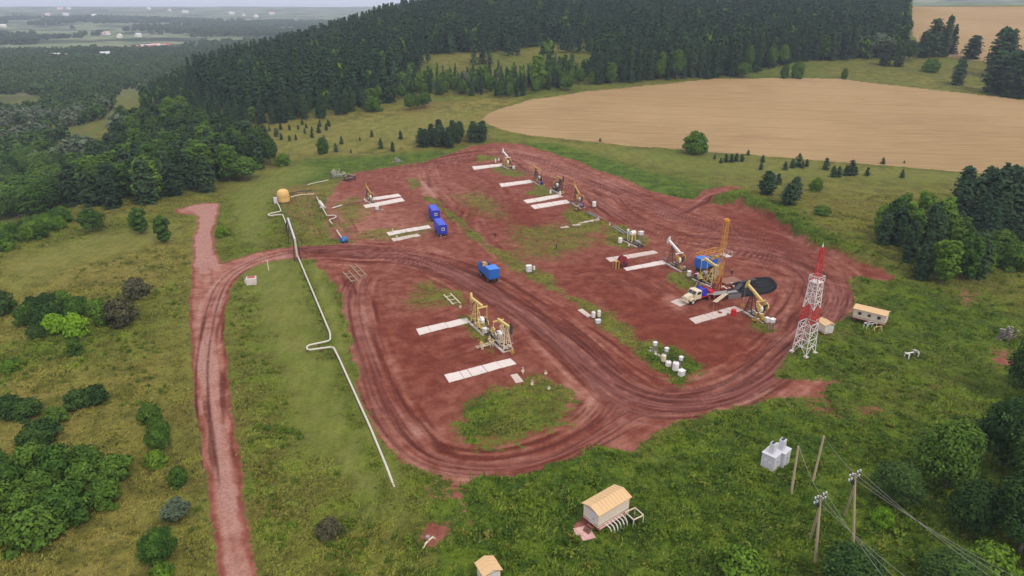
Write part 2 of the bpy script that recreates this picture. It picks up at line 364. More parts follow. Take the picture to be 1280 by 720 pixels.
def cover(X, Y):
    """soil, tone, lush, wheat for arrays of points"""
    n = len(X)
    soil = np.zeros(n); tone = np.full(n, 0.4); lush = 0.28 + 0.35 * fbm(X / 30, Y / 30, 3, 21); wheat = np.zeros(n)
    D = np.hypot(X, Y)
    wob = (fbm(X / 3.2, Y / 3.2, 3, 31) - 0.5); wob2 = (fbm(X / 14, Y / 14, 2, 37) - 0.5)
    def each(poly, soft):
        w = W(poly) if not isinstance(poly, np.ndarray) else poly
        m = (X > w[:, 0].min() - soft - 4) & (X < w[:, 0].max() + soft + 4) & (Y > w[:, 1].min() - soft - 4) & (Y < w[:, 1].max() + soft + 4)
        sd = sdist(w, X[m], Y[m])
        return m, sd
    for poly, v, soft, tn in DIRT_OPS:
        m, sd = each(poly, soft)
        k = sm(-soft, soft, sd + wob[m] * min(soft * 1.1, 5) + wob2[m] * (min(soft, 4) * 1.2 if soft > 1.5 else 0.3))
        if v == 0.0: continue
        soil[m] = soil[m] * (1 - k) + v * k
        if tn is not None: tone[m] = tone[m] * (1 - k) + tn * k
    for poly, v, soft in TONE_OPS:
        m, sd = each(poly, soft); k = sm(-soft, soft, sd + wob[m] * soft * 1.5); tone[m] = tone[m] * (1 - k) + v * k
    for poly, v, soft in LUSH_OPS:
        m, sd = each(poly, soft); k = sm(-soft, soft, sd + wob[m] * soft); lush[m] = lush[m] * (1 - k) + v * k
    m, sd = each(ROAD, 2); e_ = (1 - sm(0.1, 0.7, np.abs(sd - .3 + 1.2 * wob[m]))) * 0.6; tone[m] = tone[m] * (1 - e_) + 0.12 * e_
    for w in (wheat_near, wheat_far):
        m, sd = each(w, 3); wheat[m] = np.maximum(wheat[m], sm(-1.5, 1.5, sd + 2.4 * wob[m] + 2.5 * wob2[m]))
    mown = np.zeros(n)
    for poly, v, soft in MOWN:
        m, sd = each(poly, soft); k = sm(-soft, soft, sd + wob[m] * soft); mown[m] = np.maximum(mown[m], v * k)
    COVER_EXTRA['mown'] = mown
    return soil, tone, lush, wheat
COVER_EXTRA = {}
# ------------------------------------------------------------------ material helpers
class NT:
    def __init__(s, name):
        s.m = bpy.data.materials.new(name); s.m.use_nodes = True
        s.n, s.l = s.m.node_tree.nodes, s.m.node_tree.links
        s.n.clear()
        s.out = s.n.new('ShaderNodeOutputMaterial')
        s.b = s.n.new('ShaderNodeBsdfPrincipled')
        s.b.inputs['Roughness'].default_value = 0.9
        s.b.inputs['Specular IOR Level'].default_value = 0.25
        s.l.new(s.b.outputs['BSDF'], s.out.inputs['Surface'])
        s.geo = s.n.new('ShaderNodeNewGeometry').outputs['Position']
    def put(s, sock, v):
        if isinstance(v, bpy.types.NodeSocket): s.l.new(v, sock)
        elif isinstance(v, (tuple, list)) and len(v) == 3 and sock.type == 'RGBA': sock.default_value = (*v, 1)
        else: sock.default_value = v
    def math(s, op, a, b=0.0, clamp=False):
        q = s.n.new('ShaderNodeMath'); q.operation = op; q.use_clamp = clamp
        s.put(q.inputs[0], a); s.put(q.inputs[1], b); return q.outputs[0]
    def mix(s, f, a, b, mode='MIX'):
        q = s.n.new('ShaderNodeMixRGB'); q.blend_type = mode
        s.put(q.inputs['Fac'], f); s.put(q.inputs['Color1'], a); s.put(q.inputs['Color2'], b); return q.outputs[0]
    def noise(s, scale, detail=3, rough=0.55, vec=None, dist=0.0):
        q = s.n.new('ShaderNodeTexNoise'); q.inputs['Scale'].default_value = scale
        q.inputs['Detail'].default_value = detail; q.inputs['Roughness'].default_value = rough; q.inputs['Distortion'].default_value = dist
        s.l.new(vec if vec is not None else s.geo, q.inputs['Vector']); return q.outputs['Fac']
    def step(s, v, a, b):
        q = s.n.new('ShaderNodeMapRange'); q.interpolation_type = 'SMOOTHSTEP'
        s.put(q.inputs['Value'], v); s.put(q.inputs['From Min'], a); s.put(q.inputs['From Max'], b); return q.outputs[0]
    def attr(s, name, kind='GEOMETRY'):
        q = s.n.new('ShaderNodeAttribute'); q.attribute_name = name; q.attribute_type = kind; return q
    def sep(s, c):
        q = s.n.new('ShaderNodeSeparateColor'); s.l.new(c, q.inputs[0]); return q.outputs
    def sepx(s, v, i):
        q = s.n.new('ShaderNodeSeparateXYZ'); s.l.new(v, q.inputs[0]); return q.outputs[i]
    def vmul(s, v, k):
        q = s.n.new('ShaderNodeVectorMath'); q.operation = 'MULTIPLY'; s.put(q.inputs[0], v); q.inputs[1].default_value = k; return q.outputs[0]
    def bump(s, h, strength=0.5, dist=0.1):
        q = s.n.new('ShaderNodeBump'); q.inputs['Strength'].default_value = strength; q.inputs['Distance'].default_value = dist
        s.l.new(h, q.inputs['Height']); s.l.new(q.outputs[0], s.b.inputs['Normal'])

def grass_color(N, lush):
    big = N.noise(0.035, 3); mid = N.noise(0.22, 4, 0.6); fine = N.noise(1.3, 4, 0.7); vf = N.noise(5.0, 2, 0.6)
    a = N.mix(N.step(mid, 0.35, 0.65), (0.090, 0.090, 0.017), (0.208, 0.172, 0.044))     # dry meadow
    a = N.mix(N.math('MULTIPLY', N.step(big, 0.52, 0.66), 0.55), a, (0.200, 0.125, 0.050))
    b = N.mix(N.step(mid, 0.35, 0.68), (0.030, 0.068, 0.007), (0.092, 0.142, 0.012))      # rank green
    lf = N.math('ADD', lush, N.math('MULTIPLY', N.math('SUBTRACT', mid, 0.5), 0.9))
    lf = N.math('ADD', lf, N.math('MULTIPLY', N.math('SUBTRACT', big, 0.5), 0.6))
    c = N.mix(N.step(lf, 0.2, 0.8), a, b)
    c = N.mix(N.math('MULTIPLY', N.step(fine, 0.52, 0.74), 0.6), c, (0.165, 0.190, 0.032))
    c = N.mix(N.math('MULTIPLY', N.step(fine, 0.50, 0.30), 0.75), c, (0.016, 0.030, 0.006))
    c = N.mix(N.math('MULTIPLY', N.step(vf, 0.5, 0.32), 0.45), c, (0.018, 0.030, 0.007))
    return c, fine, vf

def ground_material():
    N = NT('ground'); N.b.inputs['Specular IOR Level'].default_value = 0.08
    c1 = N.attr('cov'); c2 = N.attr('covb')
    soil, tone, lush = N.sep(c1.outputs['Color'])[:3]
    wheat, rut, ridge = N.sep(c2.outputs['Color'])[:3]; stk = c2.outputs['Alpha']
    wood = c1.outputs['Alpha']
    g, fine, vf = grass_color(N, lush)
    mw = N.attr('mown').outputs['Fac']
    g = N.mix(N.math('MULTIPLY', mw, 0.85), g, N.mix(N.step(N.noise(0.5, 4, 0.6, N.vmul(N.geo, (1, .3, 1))), 0.35, 0.65), (0.120, 0.140, 0.024), (0.185, 0.190, 0.048)))
    g = N.mix(N.math('MULTIPLY', N.math('MULTIPLY', mw, N.step(fine, .5, .3)), .5), g, (0.045, 0.065, 0.012))
    g = N.mix(N.math('MULTIPLY', N.math('MULTIPLY', mw, N.step(vf, .5, .65)), .4), g, (0.20, 0.21, 0.06))
    # far woodland and pasture in the valley
    wn_ = N.noise(0.004, 5, 0.62); wf = N.noise(0.02, 4, 0.7)
    pasture = N.mix(N.step(wf, 0.35, 0.7), (0.09, 0.13, 0.055), (0.21, 0.23, 0.13))
    woods = N.mix(N.step(wf, 0.35, 0.65), (0.012, 0.024, 0.014), (0.030, 0.046, 0.022))
    vcol = N.mix(N.step(wn_, 0.43, 0.53), woods, pasture)
    g = N.mix(wood, g, vcol)
    # soil
    d_mid = N.noise(0.35, 5, 0.65); d_f = N.noise(2.2, 5, 0.7); d_big = N.noise(0.06, 3)
    red = N.mix(N.step(d_mid, 0.3, 0.7), (0.112, 0.024, 0.014), (0.170, 0.043, 0.025))
    pale = N.mix(N.step(d_mid, 0.3, 0.7), (0.215, 0.076, 0.052), (0.330, 0.155, 0.116))
    tn = N.math('ADD', tone, N.math('MULTIPLY', N.math('SUBTRACT', d_mid, 0.5), 0.45))
    tn = N.math('ADD', tn, N.math('MULTIPLY', N.math('SUBTRACT', d_big, 0.5), 0.35))
    tn = N.math('ADD', tn, N.math('MULTIPLY', N.math('SUBTRACT', stk, 0.47), 1.6))
    d = N.mix(N.step(tn, 0.05, 0.95), red, pale)
    d = N.mix(N.math('MULTIPLY', N.step(tn, 0.82, 1.15), 0.75), d, N.mix(N.step(d_f, .35, .65), (0.29, 0.165, 0.135), (0.40, 0.235, 0.195)))
    d = N.mix(N.math('MULTIPLY', N.step(stk, 0.42, 0.28), 0.6), d, (0.060, 0.015, 0.010))
    d = N.mix(N.math('MULTIPLY', N.step(d_f, 0.5, 0.25), 0.35), d, (0.06, 0.016, 0.014))
    d = N.mix(N.math('MULTIPLY', N.step(d_f, 0.62, 0.8), 0.3), d, (0.28, 0.12, 0.10))
    sp_ = N.noise(7.0, 2, 0.5)
    d = N.mix(N.math('MULTIPLY', N.step(sp_, 0.66, 0.72), 0.6), d, (0.36, 0.2, 0.165))
    d = N.mix(N.math('MULTIPLY', N.step(sp_, 0.34, 0.28), 0.6), d, (0.04, 0.011, 0.009))
    rn = N.math('MULTIPLY', N.step(rut, 0.03, 0.55), N.step(N.noise(0.5, 4, 0.6), 0.2, 0.5))
    d = N.mix(N.math('MULTIPLY', rn, 0.70), d, (0.050, 0.013, 0.011))                    # wet mud in the wheel ruts
    d = N.mix(N.math('MULTIPLY', N.step(ridge, 0.05, 0.6), 0.5), d, (0.29, 0.120, 0.100))                  # dry crumbled ridges
    e = N.math('ADD', soil, N.math('MULTIPLY', N.math('SUBTRACT', N.noise(0.9, 5, 0.7), 0.5), N.math('ADD', 0.5, N.math('MULTIPLY', N.math('MULTIPLY', soil, N.math('SUBTRACT', 1.0, soil)), 4.5))))
    e = N.math('ADD', e, N.math('MULTIPLY', N.math('SUBTRACT', N.noise(0.16, 3, 0.6), 0.5), 0.35))
    e = N.math('ADD', e, N.math('MULTIPLY', rut, N.math('MULTIPLY', soil, 0.5)))
    sf = N.step(e, 0.38, 0.62)
    thin = N.math('MULTIPLY', N.step(soil, 0.02, 0.12), N.step(soil, 0.0, 0.05))
    sf = N.math('MULTIPLY', sf, thin)
    col = N.mix(sf, g, d)
    # ripe wheat
    wv = N.vmul(N.geo, (0.05, 0.55, 0.0)); rows = N.noise(1.0, 3, 0.6, wv); wb = N.noise(0.012, 3)
    wc = N.mix(N.step(rows, 0.35, 0.68), (0.250, 0.170, 0.078), (0.300, 0.212, 0.104))
    wc = N.mix(N.math('MULTIPLY', N.step(wb, 0.4, 0.65), 0.5), wc, (0.335, 0.236, 0.122))
    wc = N.mix(N.math('MULTIPLY', N.step(N.noise(0.6, 4, 0.7, N.vmul(N.geo, (0.25, 1, 1))), 0.5, 0.72), 0.22), wc, (0.21, 0.115, 0.058))
    tl = N.math('ABSOLUTE', N.math('SUBTRACT', N.math('FRACT', N.math('ADD', N.math('MULTIPLY', N.sepx(N.geo, 1), 0.055), N.math('MULTIPLY', N.sepx(N.geo, 0), 0.008))), 0.5))
    wc = N.mix(N.math('MULTIPLY', N.step(tl, 0.035, 0.01), 0.5), wc, (0.19, 0.11, 0.055))
    wc = N.mix(N.math('MULTIPLY', N.step(N.noise(0.045, 4, 0.65, N.vmul(N.geo, (.5, 1, 1))), 0.52, 0.7), 0.35), wc, (0.21, 0.135, 0.07))
    ws = N.step(N.math('ADD', wheat, N.math('MULTIPLY', N.math('SUBTRACT', N.noise(0.35, 4, 0.7), 0.5), 0.5)), 0.42, 0.58)
    col = N.mix(ws, col, wc)
    N.put(N.b.inputs['Base Color'], col)
    N.b.inputs['Roughness'].default_value = 0.95
    h = N.math('ADD', N.math('MULTIPLY', fine, 0.6), N.math('MULTIPLY', vf, 0.25))
    h = N.math('MULTIPLY', h, N.math('SUBTRACT', 1.0, N.math('MULTIPLY', ws, 0.8)))
    N.bump(h, 0.8, 0.55)
    return N.m

M_GROUND = ground_material()

# ------------------------------------------------------------------ mesh helpers
def tagset(o, label=None, cat=None, group=None, kind=None):
    if cat and not kind: kind = 'thing'
    if label: o['label'] = label
    if cat: o['category'] = cat
    if group: o['group'] = group
    if kind: o['kind'] = kind
    return o

def mesh_np(name, V, F, mat=None, smooth=False):
    F = np.asarray(F, np.int32); me = bpy.data.meshes.new(name)
    me.vertices.add(len(V)); me.vertices.foreach_set('co', np.asarray(V, np.float32).ravel())
    k = F.shape[1]
    me.loops.add(F.size); me.loops.foreach_set('vertex_index', F.ravel())
    me.polygons.add(len(F))
    me.polygons.foreach_set('loop_start', np.arange(0, F.size, k, dtype=np.int32))
    me.polygons.foreach_set('loop_total', np.full(len(F), k, np.int32))
    if smooth: me.polygons.foreach_set('use_smooth', np.ones(len(F), bool))
    me.update(calc_edges=True)
    if mat: me.materials.append(mat)
    return me

def link(name, data, parent=None, loc=None, rz=0):
    o = bpy.data.objects.new(name, data); COL.objects.link(o)
    if parent is not None: o.parent = parent
    if loc is not None: o.location = loc
    if rz: o.rotation_euler = (0, 0, rz)
    return o

# ------------------------------------------------------------------ the ground sheet, cut into its named pieces
c_, s_ = math.cos(PITCH), math.sin(PITCH)
yi = np.concatenate([np.arange(0.76, -0.185, -0.0016), np.arange(-0.185, -0.335, -0.0010)])
rows = H * (c_ - yi * s_) / (s_ + yi * c_)
rows = np.concatenate([[-400, -150, -40, 0, 15, 25], rows, np.geomspace(rows[-1] * 1.008, 15500, 150)])
ac = np.arange(-0.86, 0.8601, 0.0018)
ext = np.array([0.9, 0.95, 1.02, 1.1, 1.25, 1.5, 2.0, 3.0, 5.0, 9.0])
cols = np.concatenate([-ext[::-1], ac, ext])
AA, YY = np.meshgrid(cols, rows)
XX = AA * (0.924 * np.maximum(YY, 35) + 23)
NR, NC = XX.shape
gX, gY = XX.ravel(), YY.ravel()
def full_height(X, Y, soil=None):
    Z = terr(X, Y) + bank_z(X, Y)
    near = 1 - sm(250, 420, np.hypot(X, Y))
    rl = fbm(X / 9, Y / 9, 3, 51) - 0.5
    Z = Z + near * 0.5 * rl - 0.16 * rsample(RUT, X, Y) + 0.07 * rsample(RID, X, Y)
    return Z
soil, tone, lush, wheat = cover(gX, gY); mown = COVER_EXTRA['mown'].astype(np.float32)
gR = rsample(RUT, gX, gY); gD = rsample(RID, gX, gY)
gZ = full_height(gX, gY)
nearw = 1 - sm(140, 260, np.hypot(gX, gY))
gZ = gZ + nearw * (1 - sm(0.2, 0.6, soil)) * 0.35 * (fbm(gX / 1.1, gY / 1.1, 3, 61) - 0.3) + nearw * sm(.3, .8, soil) * 0.12 * (fbm(gX / 0.8, gY / 0.8, 2, 71) - .5)
gZ = gZ + 0.4 * sm(0.1, 0.9, wheat)
onhill = sm(-335, -60, gX) * (1 - sm(1000, 2000, gY))
wood = sm(700, 1100, np.hypot(gX, gY)) * (1 - onhill)
COVA = np.stack([soil, tone, lush, wood], 1).astype(np.float32)
gS = rsample(STK - 0.5, gX, gY) + 0.5
COVB = np.stack([wheat, gR, gD, gS], 1).astype(np.float32)
ii, jj = np.meshgrid(np.arange(NR - 1), np.arange(NC - 1), indexing='ij')
v0 = (ii * NC + jj).ravel()
QF = np.stack([v0, v0 + 1, v0 + NC + 1, v0 + NC], 1).astype(np.int32)
roadsd = np.full(len(gX), -9.0)
_w = W(ROAD); _m = (gX > _w[:, 0].min() - 3) & (gX < _w[:, 0].max() + 3) & (gY > _w[:, 1].min() - 3) & (gY < _w[:, 1].max() + 3)
roadsd[_m] = sdist(_w, gX[_m], gY[_m])
fs = soil[QF].mean(1); fw = wheat[QF].mean(1); fr = roadsd[QF].mean(1); fy = gY[QF[:, 0]]
cls = np.where(fw > 0.5, np.where(fy < 470, 2, 3), np.where(fr > 0, 1, np.where(fs > 0.55, 4, 0)))
vz = np.stack([gX, gY, gZ], 1)
for c, nm in ((0, 'ground'), (1, 'dirt_road'), (2, 'wheat_field'), (3, 'wheat_field'), (4, 'bare_soil_pad')):
    F = QF[cls == c]
    u, inv = np.unique(F, return_inverse=True)
    me = mesh_np(nm, vz[u], inv.reshape(F.shape), M_GROUND, True)
    for an, arr in (('cov', COVA), ('covb', COVB)):
        a = me.attributes.new(an, 'FLOAT_COLOR', 'POINT'); a.data.foreach_set('color', arr[u].ravel())
    a = me.attributes.new('mown', 'FLOAT', 'POINT'); a.data.foreach_set('value', mown[u])
    tagset(link(nm, me), kind='structure')

def gz(x, y):
    return float(full_height(np.array([float(x)]), np.array([float(y)]))[0])
def P(px, py):
    x, y = ray_ground([px], [py]); return Vector((x[0], y[0], gz(x[0], y[0])))
def depth_of(p):
    return p.y * c_ + (H - p.z) * s_
def hpx(p, n):
    """metres of an upright thing standing at p that shows n pixels tall"""
    return n * depth_of(p) / FPX * 1.06
def heading(a, b):
    """angle of the ground line from pixel a to pixel b"""
    u, v = P(*a), P(*b); return math.atan2(v.y - u.y, v.x - u.x)

# ------------------------------------------------------------------ air
M_HAZE = bpy.data.materials.new('haze'); M_HAZE.use_nodes = True
hn = M_HAZE.node_tree; hn.nodes.clear()
ho = hn.nodes.new('ShaderNodeOutputMaterial'); hv = hn.nodes.new('ShaderNodeVolumePrincipled')
hv.inputs['Color'].default_value = (0.70, 0.82, 1.0, 1)
hv.inputs['Density'].default_value = 0.00014
hv.inputs['Anisotropy'].default_value = 0.0
hn.links.new(hv.outputs[0], ho.inputs['Volume'])
zb, zt = float(gZ.min()) - 1.0, float(gZ.max()) + 45
hx = 9.0 * (0.924 * 15500 + 23) + 50
V = [(x, y, z) for x in (-hx, hx) for y in (-450, 15600) for z in (zb, zt)]
Fh = [(0, 1, 3, 2), (4, 6, 7, 5), (0, 4, 5, 1), (2, 3, 7, 6), (0, 2, 6, 4), (1, 5, 7, 3)]
me = bpy.data.meshes.new('haze'); me.from_pydata(V, [], Fh); me.materials.append(M_HAZE)
tagset(link('haze', me), kind='stuff')
# ------------------------------------------------------------------ vegetation
def leaf_material(name, dark, light, warm=None, hi=1.9):
    N = NT(name)
    oi = N.n.new('ShaderNodeObjectInfo').outputs['Random']
    tr = N.attr('tint').outputs['Fac']
    v = N.math('FRACT', N.math('ADD', oi, N.math('MULTIPLY', tr, 3.7)))
    c = N.mix(v, dark, light)
    if warm: c = N.mix(N.step(v, 0.8, 1.0), c, warm)
    c = N.mix(N.math('MULTIPLY', N.step(N.noise(0.9, 3, 0.6), 0.45, 0.75), 0.55), c, tuple(min(1, k * hi) for k in light))
    c = N.mix(N.math('MULTIPLY', N.step(N.noise(1.7, 2, 0.6), 0.5, 0.3), 0.4), c, tuple(k * 0.55 for k in dark))
    N.put(N.b.inputs['Base Color'], c)
    N.b.inputs['Roughness'].default_value = 0.75
    N.b.inputs['Specular IOR Level'].default_value = 0.04
    return N.m
def bark_material(name, a, b):
    N = NT(name)
    N.put(N.b.inputs['Base Color'], N.mix(N.step(N.noise(3.0, 4, 0.7, N.vmul(N.geo, (1, 1, 0.25))), 0.35, 0.65), a, b))
    return N.m
L_PINE = leaf_material('pine_needles', (0.018, 0.040, 0.020), (0.038, 0.070, 0.028), None, 1.45)
L_SPRUCE = leaf_material('spruce_needles', (0.014, 0.036, 0.020), (0.036, 0.074, 0.032), None, 1.5)
L_BROAD = leaf_material('broad_leaves', (0.030, 0.074, 0.012), (0.078, 0.142, 0.020))
L_LIGHT = leaf_material('light_leaves', (0.055, 0.115, 0.012), (0.110, 0.190, 0.020))
L_BRIGHT = leaf_material('bright_leaves', (0.10, 0.21, 0.012), (0.15, 0.28, 0.018))
L_WILLOW = leaf_material('willow_leaves', (0.055, 0.082, 0.050), (0.105, 0.135, 0.080))
L_DARK = leaf_material('dark_leaves', (0.018, 0.046, 0.012), (0.050, 0.094, 0.020))
L_DEAD = leaf_material('dead_twigs', (0.050, 0.052, 0.026), (0.082, 0.080, 0.044))
B_PINE = bark_material('pine_bark', (0.16, 0.085, 0.05), (0.07, 0.05, 0.035))
B_GREY = bark_material('grey_bark', (0.16, 0.14, 0.12), (0.07, 0.06, 0.05))

def unit(v): return v / (np.linalg.norm(v, axis=1, keepdims=True) + 1e-9)
def leaf_quads(C, Nn, size, r, asp=1.0):
    n = len(C); Nn = unit(Nn)
    a = unit(np.cross(Nn, unit(r.normal(size=(n, 3))))); b = np.cross(Nn, a)
    s = (size * r.uniform(0.7, 1.3, n))[:, None]
    V = np.empty((n, 4, 3))
    V[:, 0] = C - a * s * asp; V[:, 1] = C - b * s * 0.62 + Nn * s * 0.15; V[:, 2] = C + a * s * asp; V[:, 3] = C + b * s * 0.62 - Nn * s * 0.1
    return V.reshape(-1, 3), np.arange(4 * n).reshape(n, 4)

def conifer_leaves(h, rad, seed, whorls=22, br=9, per=5, base=0.10, size=0.42, pine=0.0, droop=0.25):
    r = np.random.default_rng(seed); C = []; Nn = []
    lopx, lopy = r.normal(0, 0.08, 2)
    for i in range(whorls):
        t = base + (1 - base) * ((i + r.uniform(-.3, .3)) / whorls)
        prof = (1 - t) ** 0.75 * (1 - pine) + pine * np.sqrt(max(0.02, 1 - ((t - 0.42) / 0.62) ** 2)) * (0.9 if t > .25 else .55)
        nb = max(3, int(br * (0.5 + prof)))
        for k in range(nb):
            an = r.uniform(0, 2 * math.pi); L = rad * prof * r.uniform(0.72, 1.12) + 0.1
            if pine and r.random() < 0.18: L *= 0.5
            for q in range(per):
                f = (q + r.uniform(0.2, 1)) / per
                if f < 0.25 and r.random() < 0.5: continue
                x, y = math.cos(an + r.normal(0, .06)) * L * f, math.sin(an + r.normal(0, .06)) * L * f
                z = t * h - droop * L * f * f + 0.12 * L * (f > .8) + (pine * 0.22 * L * f)
                C.append((x + lopx * t * h * .2, y + lopy * t * h * .2, max(z, .2) + r.normal(0, .05)))
                Nn.append((math.cos(an) * 0.75, math.sin(an) * 0.75, 0.85 + r.normal(0, .3)))
    C = np.array(C); Nn = np.array(Nn) + r.normal(0, 0.28, (len(C), 3))
    C = np.vstack([C, [[0, 0, h * 0.985]] * 3]); Nn = np.vstack([Nn, r.normal(size=(3, 3))])
    return leaf_quads(C, Nn, size, r)

def broad_leaves(h, rad, seed, lobes=18, per=85, size=0.36, base=0.22, flat=1.0, column=False, loose=0.35):
    r = np.random.default_rng(seed); C = []; Nn = []
    hc = h * (base + (1 - base) / 2); hz = h * (1 - base) / 2
    for i in range(lobes):
        t = (i + r.uniform(0, 1)) / lobes
        lr = rad * r.uniform(0.30, 0.46)
        prof = math.sqrt(max(0.03, 1 - ((t - (0.3 if base < .05 else .42)) / (.78 if base < .05 else .62)) ** 2))
        if column: prof = 0.45 + 0.55 * prof
        an = i * 2.4 + r.uniform(-.5, .5); q = (rad * prof - lr * .7) * r.uniform(.45, 1.0)
        zs = min(1.0, max(.5, hz / rad)) * flat
        lo, hi = h * base + lr * .6 * zs, h - lr * zs
        lc = np.array([math.cos(an) * q, math.sin(an) * q, lo + (hi - lo) * t])
        n = int(per * r.uniform(0.8, 1.2))
        d = unit(r.normal(size=(n, 3)))
        rr = lr * (1 - loose * r.random(n) ** 1.6) * (1 + 0.22 * (r.random(n) - .5))
        c = lc + d * rr[:, None] * np.array([1, 1, zs])
        C.append(c); Nn.append(d * 0.9 + (c - np.array([0, 0, hc * .7])) / rad * 0.35 + np.array([0, 0, .25]) + r.normal(0, 0.38, (n, 3)))
    C = np.vstack(C); Nn = np.vstack(Nn); k = C[:, 2] > 0.08 * h * (base > .1); C = C[k]; Nn = Nn[k]
    C[:, 2] = np.maximum(C[:, 2], 0.1)
    C[:, 2] *= h / max(C[:, 2].max(), 0.1)
    return leaf_quads(C, Nn, size, r)

def trunk_mesh(name, h, r0, mat, limbs, seed, top=0.92):
    r = random.Random(seed); bm = bmesh.new()
    def limb(a, b, ra, rb, n=6):
        d = (b - a); q = d.to_track_quat('Z', 'Y'); rings = []
        for t, rr in ((0, ra), (0.5, (ra + rb) * .52), (1, rb)):
            c = a + d * t + (Vector((r.uniform(-1, 1), r.uniform(-1, 1), 0)) * ra * 0.5 if t == .5 else Vector())
            rings.append([bm.verts.new(c + q @ Vector((math.cos(k * 2 * math.pi / n) * rr, math.sin(k * 2 * math.pi / n) * rr, 0))) for k in range(n)])
        for u, v in zip(rings, rings[1:]):
            for k in range(n): bm.faces.new((u[k], u[(k + 1) % n], v[(k + 1) % n], v[k]))
        bm.faces.new(rings[-1])
    limb(Vector((0, 0, -0.6)), Vector((r.uniform(-.1, .1), r.uniform(-.1, .1), h * top)), r0, r0 * 0.2, 7)
    for i in range(limbs):
        z = h * r.uniform(0.25, 0.7); an = r.uniform(0, 6.28); L = h * r.uniform(0.14, 0.26)
        limb(Vector((0, 0, z)), Vector((math.cos(an) * L, math.sin(an) * L, z + L * r.uniform(.3, .9))), r0 * .38, r0 * .1, 5)
    me = bpy.data.meshes.new(name); bm.to_mesh(me); bm.free(); me.materials.append(mat)
    for p in me.polygons: p.use_smooth = True
    return me

SPEC = {}    # kind -> list of (crown V, F, leaf material, trunk mesh, nominal height, nominal radius)
def proto(kind, V, F, mat, trunk, h, rad):
    me = mesh_np('crown', V, F, mat)
    SPEC.setdefault(kind, []).append((me, trunk, h, rad, V, F))
for k in range(3):
    V, F = conifer_leaves(12, 3.0, 10 + k, 26, 13, 6, base=0.03, size=0.5, pine=0.6)
    proto('pine', V, F, L_PINE, trunk_mesh('trunk', 12, 0.2, B_PINE, 5, k), 12, 3.0)
    V, F = conifer_leaves(16, 2.7, 20 + k, 32, 11, 6, base=0.05, size=0.46, pine=0.05, droop=0.4)
    proto('spruce', V, F, L_SPRUCE, trunk_mesh('trunk', 16, 0.2, B_PINE, 0, k + 5), 16, 2.7)
    V, F = conifer_leaves(3, 1.0, 30 + k, 13, 9, 4, base=0.04, size=0.2, pine=0.3)
    proto('sapling', V, F, L_PINE, trunk_mesh('trunk', 3, 0.05, B_PINE, 0, k + 9), 3, 1.0)
    V, F = broad_leaves(11, 4.2, 40 + k, 24, 130, 0.40)
    proto('broad', V, F, L_BROAD, trunk_mesh('trunk', 11, 0.24, B_GREY, 6, k + 12), 11, 4.2)
    proto('darkbroad', V, F, L_DARK, trunk_mesh('trunk', 11, 0.24, B_GREY, 6, k + 12), 11, 4.2)
    proto('willow', V, F, L_WILLOW, trunk_mesh('trunk', 11, 0.24, B_GREY, 6, k + 12), 11, 4.2)
    V, F = broad_leaves(12, 2.6, 50 + k, 26, 105, 0.36, base=0.10, column=True)
    proto('birch', V, F, L_BROAD, trunk_mesh('trunk', 12, 0.16, B_GREY, 6, k + 15), 12, 2.6)
    proto('lightbirch', V, F, L_LIGHT, trunk_mesh('trunk', 12, 0.16, B_GREY, 6, k + 15), 12, 2.6)
    V, F = broad_leaves(3, 2.2, 60 + k, 20, 150, 0.17, base=0.02, flat=0.8, loose=0.5)
    tb = trunk_mesh('trunk', 3, 0.09, B_GREY, 7, k + 18, 0.6)
    proto('bush', V, F, L_BROAD, tb, 3, 2.2)
    proto('lightbush', V, F, L_LIGHT, tb, 3, 2.2)
    proto('brightbush', V, F, L_BRIGHT, tb, 3, 2.2)
    proto('darkbush', V, F, L_DARK, tb, 3, 2.2)
    proto('deadbush', V, F, L_DEAD, tb, 3, 2.2)
    V, F = broad_leaves(11, 5.0, 80 + k, 34, 330, 0.24)
    tb = trunk_mesh('trunk', 11, 0.26, B_GREY, 8, k + 22)
    proto('bigdark', V, F, L_DARK, tb, 11, 5.0)
    proto('bigbroad', V, F, L_BROAD, tb, 11, 5.0)
    proto('bigbush', V * [.55, .55, .32], F, L_BROAD, trunk_mesh('trunk', 3.5, 0.1, B_GREY, 6, k + 30, 0.5), 3.5, 2.75)
NAMES = {'pine': ('pine_tree', 'pine tree'), 'spruce': ('spruce_tree', 'spruce tree'), 'sapling': ('pine_sapling', 'sapling'),
         'broad': ('broadleaf_tree', 'tree'), 'darkbroad': ('broadleaf_tree', 'tree'), 'willow': ('willow_tree', 'willow tree'), 'birch': ('birch_tree', 'birch tree'),
         'lightbirch': ('birch_tree', 'birch tree'), 'bigdark': ('broadleaf_tree', 'tree'), 'bigbroad': ('broadleaf_tree', 'tree')}
NT_TREES = 0
def tree(kind, x, y, h, rad, label, group=None, seed=None):
    global NT_TREES
    NT_TREES += 1
    r = random.Random(NT_TREES * 31 + 5)
    me, tm, hn_, rn_, _, _ = SPEC[kind][r.randrange(3)]
    nm, cat = NAMES.get(kind, ('bush', 'bush'))
    root = link(nm, None, None, (x, y, gz(x, y) - 0.05), r.uniform(0, 6.28))
    root.empty_display_size = 0.5
    sx = rad / rn_; sz = h / hn_
    root.scale = (sx, sx * r.uniform(0.92, 1.08), sz)
    tagset(root, label, cat, group)
    link('crown' if kind != 'bush' else 'crown', me, root)
    link('trunk', tm, root)
    return root
def tpx(kind, px, py, ph, pw, label, group=None):
    """a plant whose foot shows at (px, py), ph pixels tall and pw pixels wide"""
    p = P(px, py)
    k = depth_of(p) / FPX
    return tree(kind, p.x, p.y, ph * k * 1.05, pw * k * 0.5, label, group)

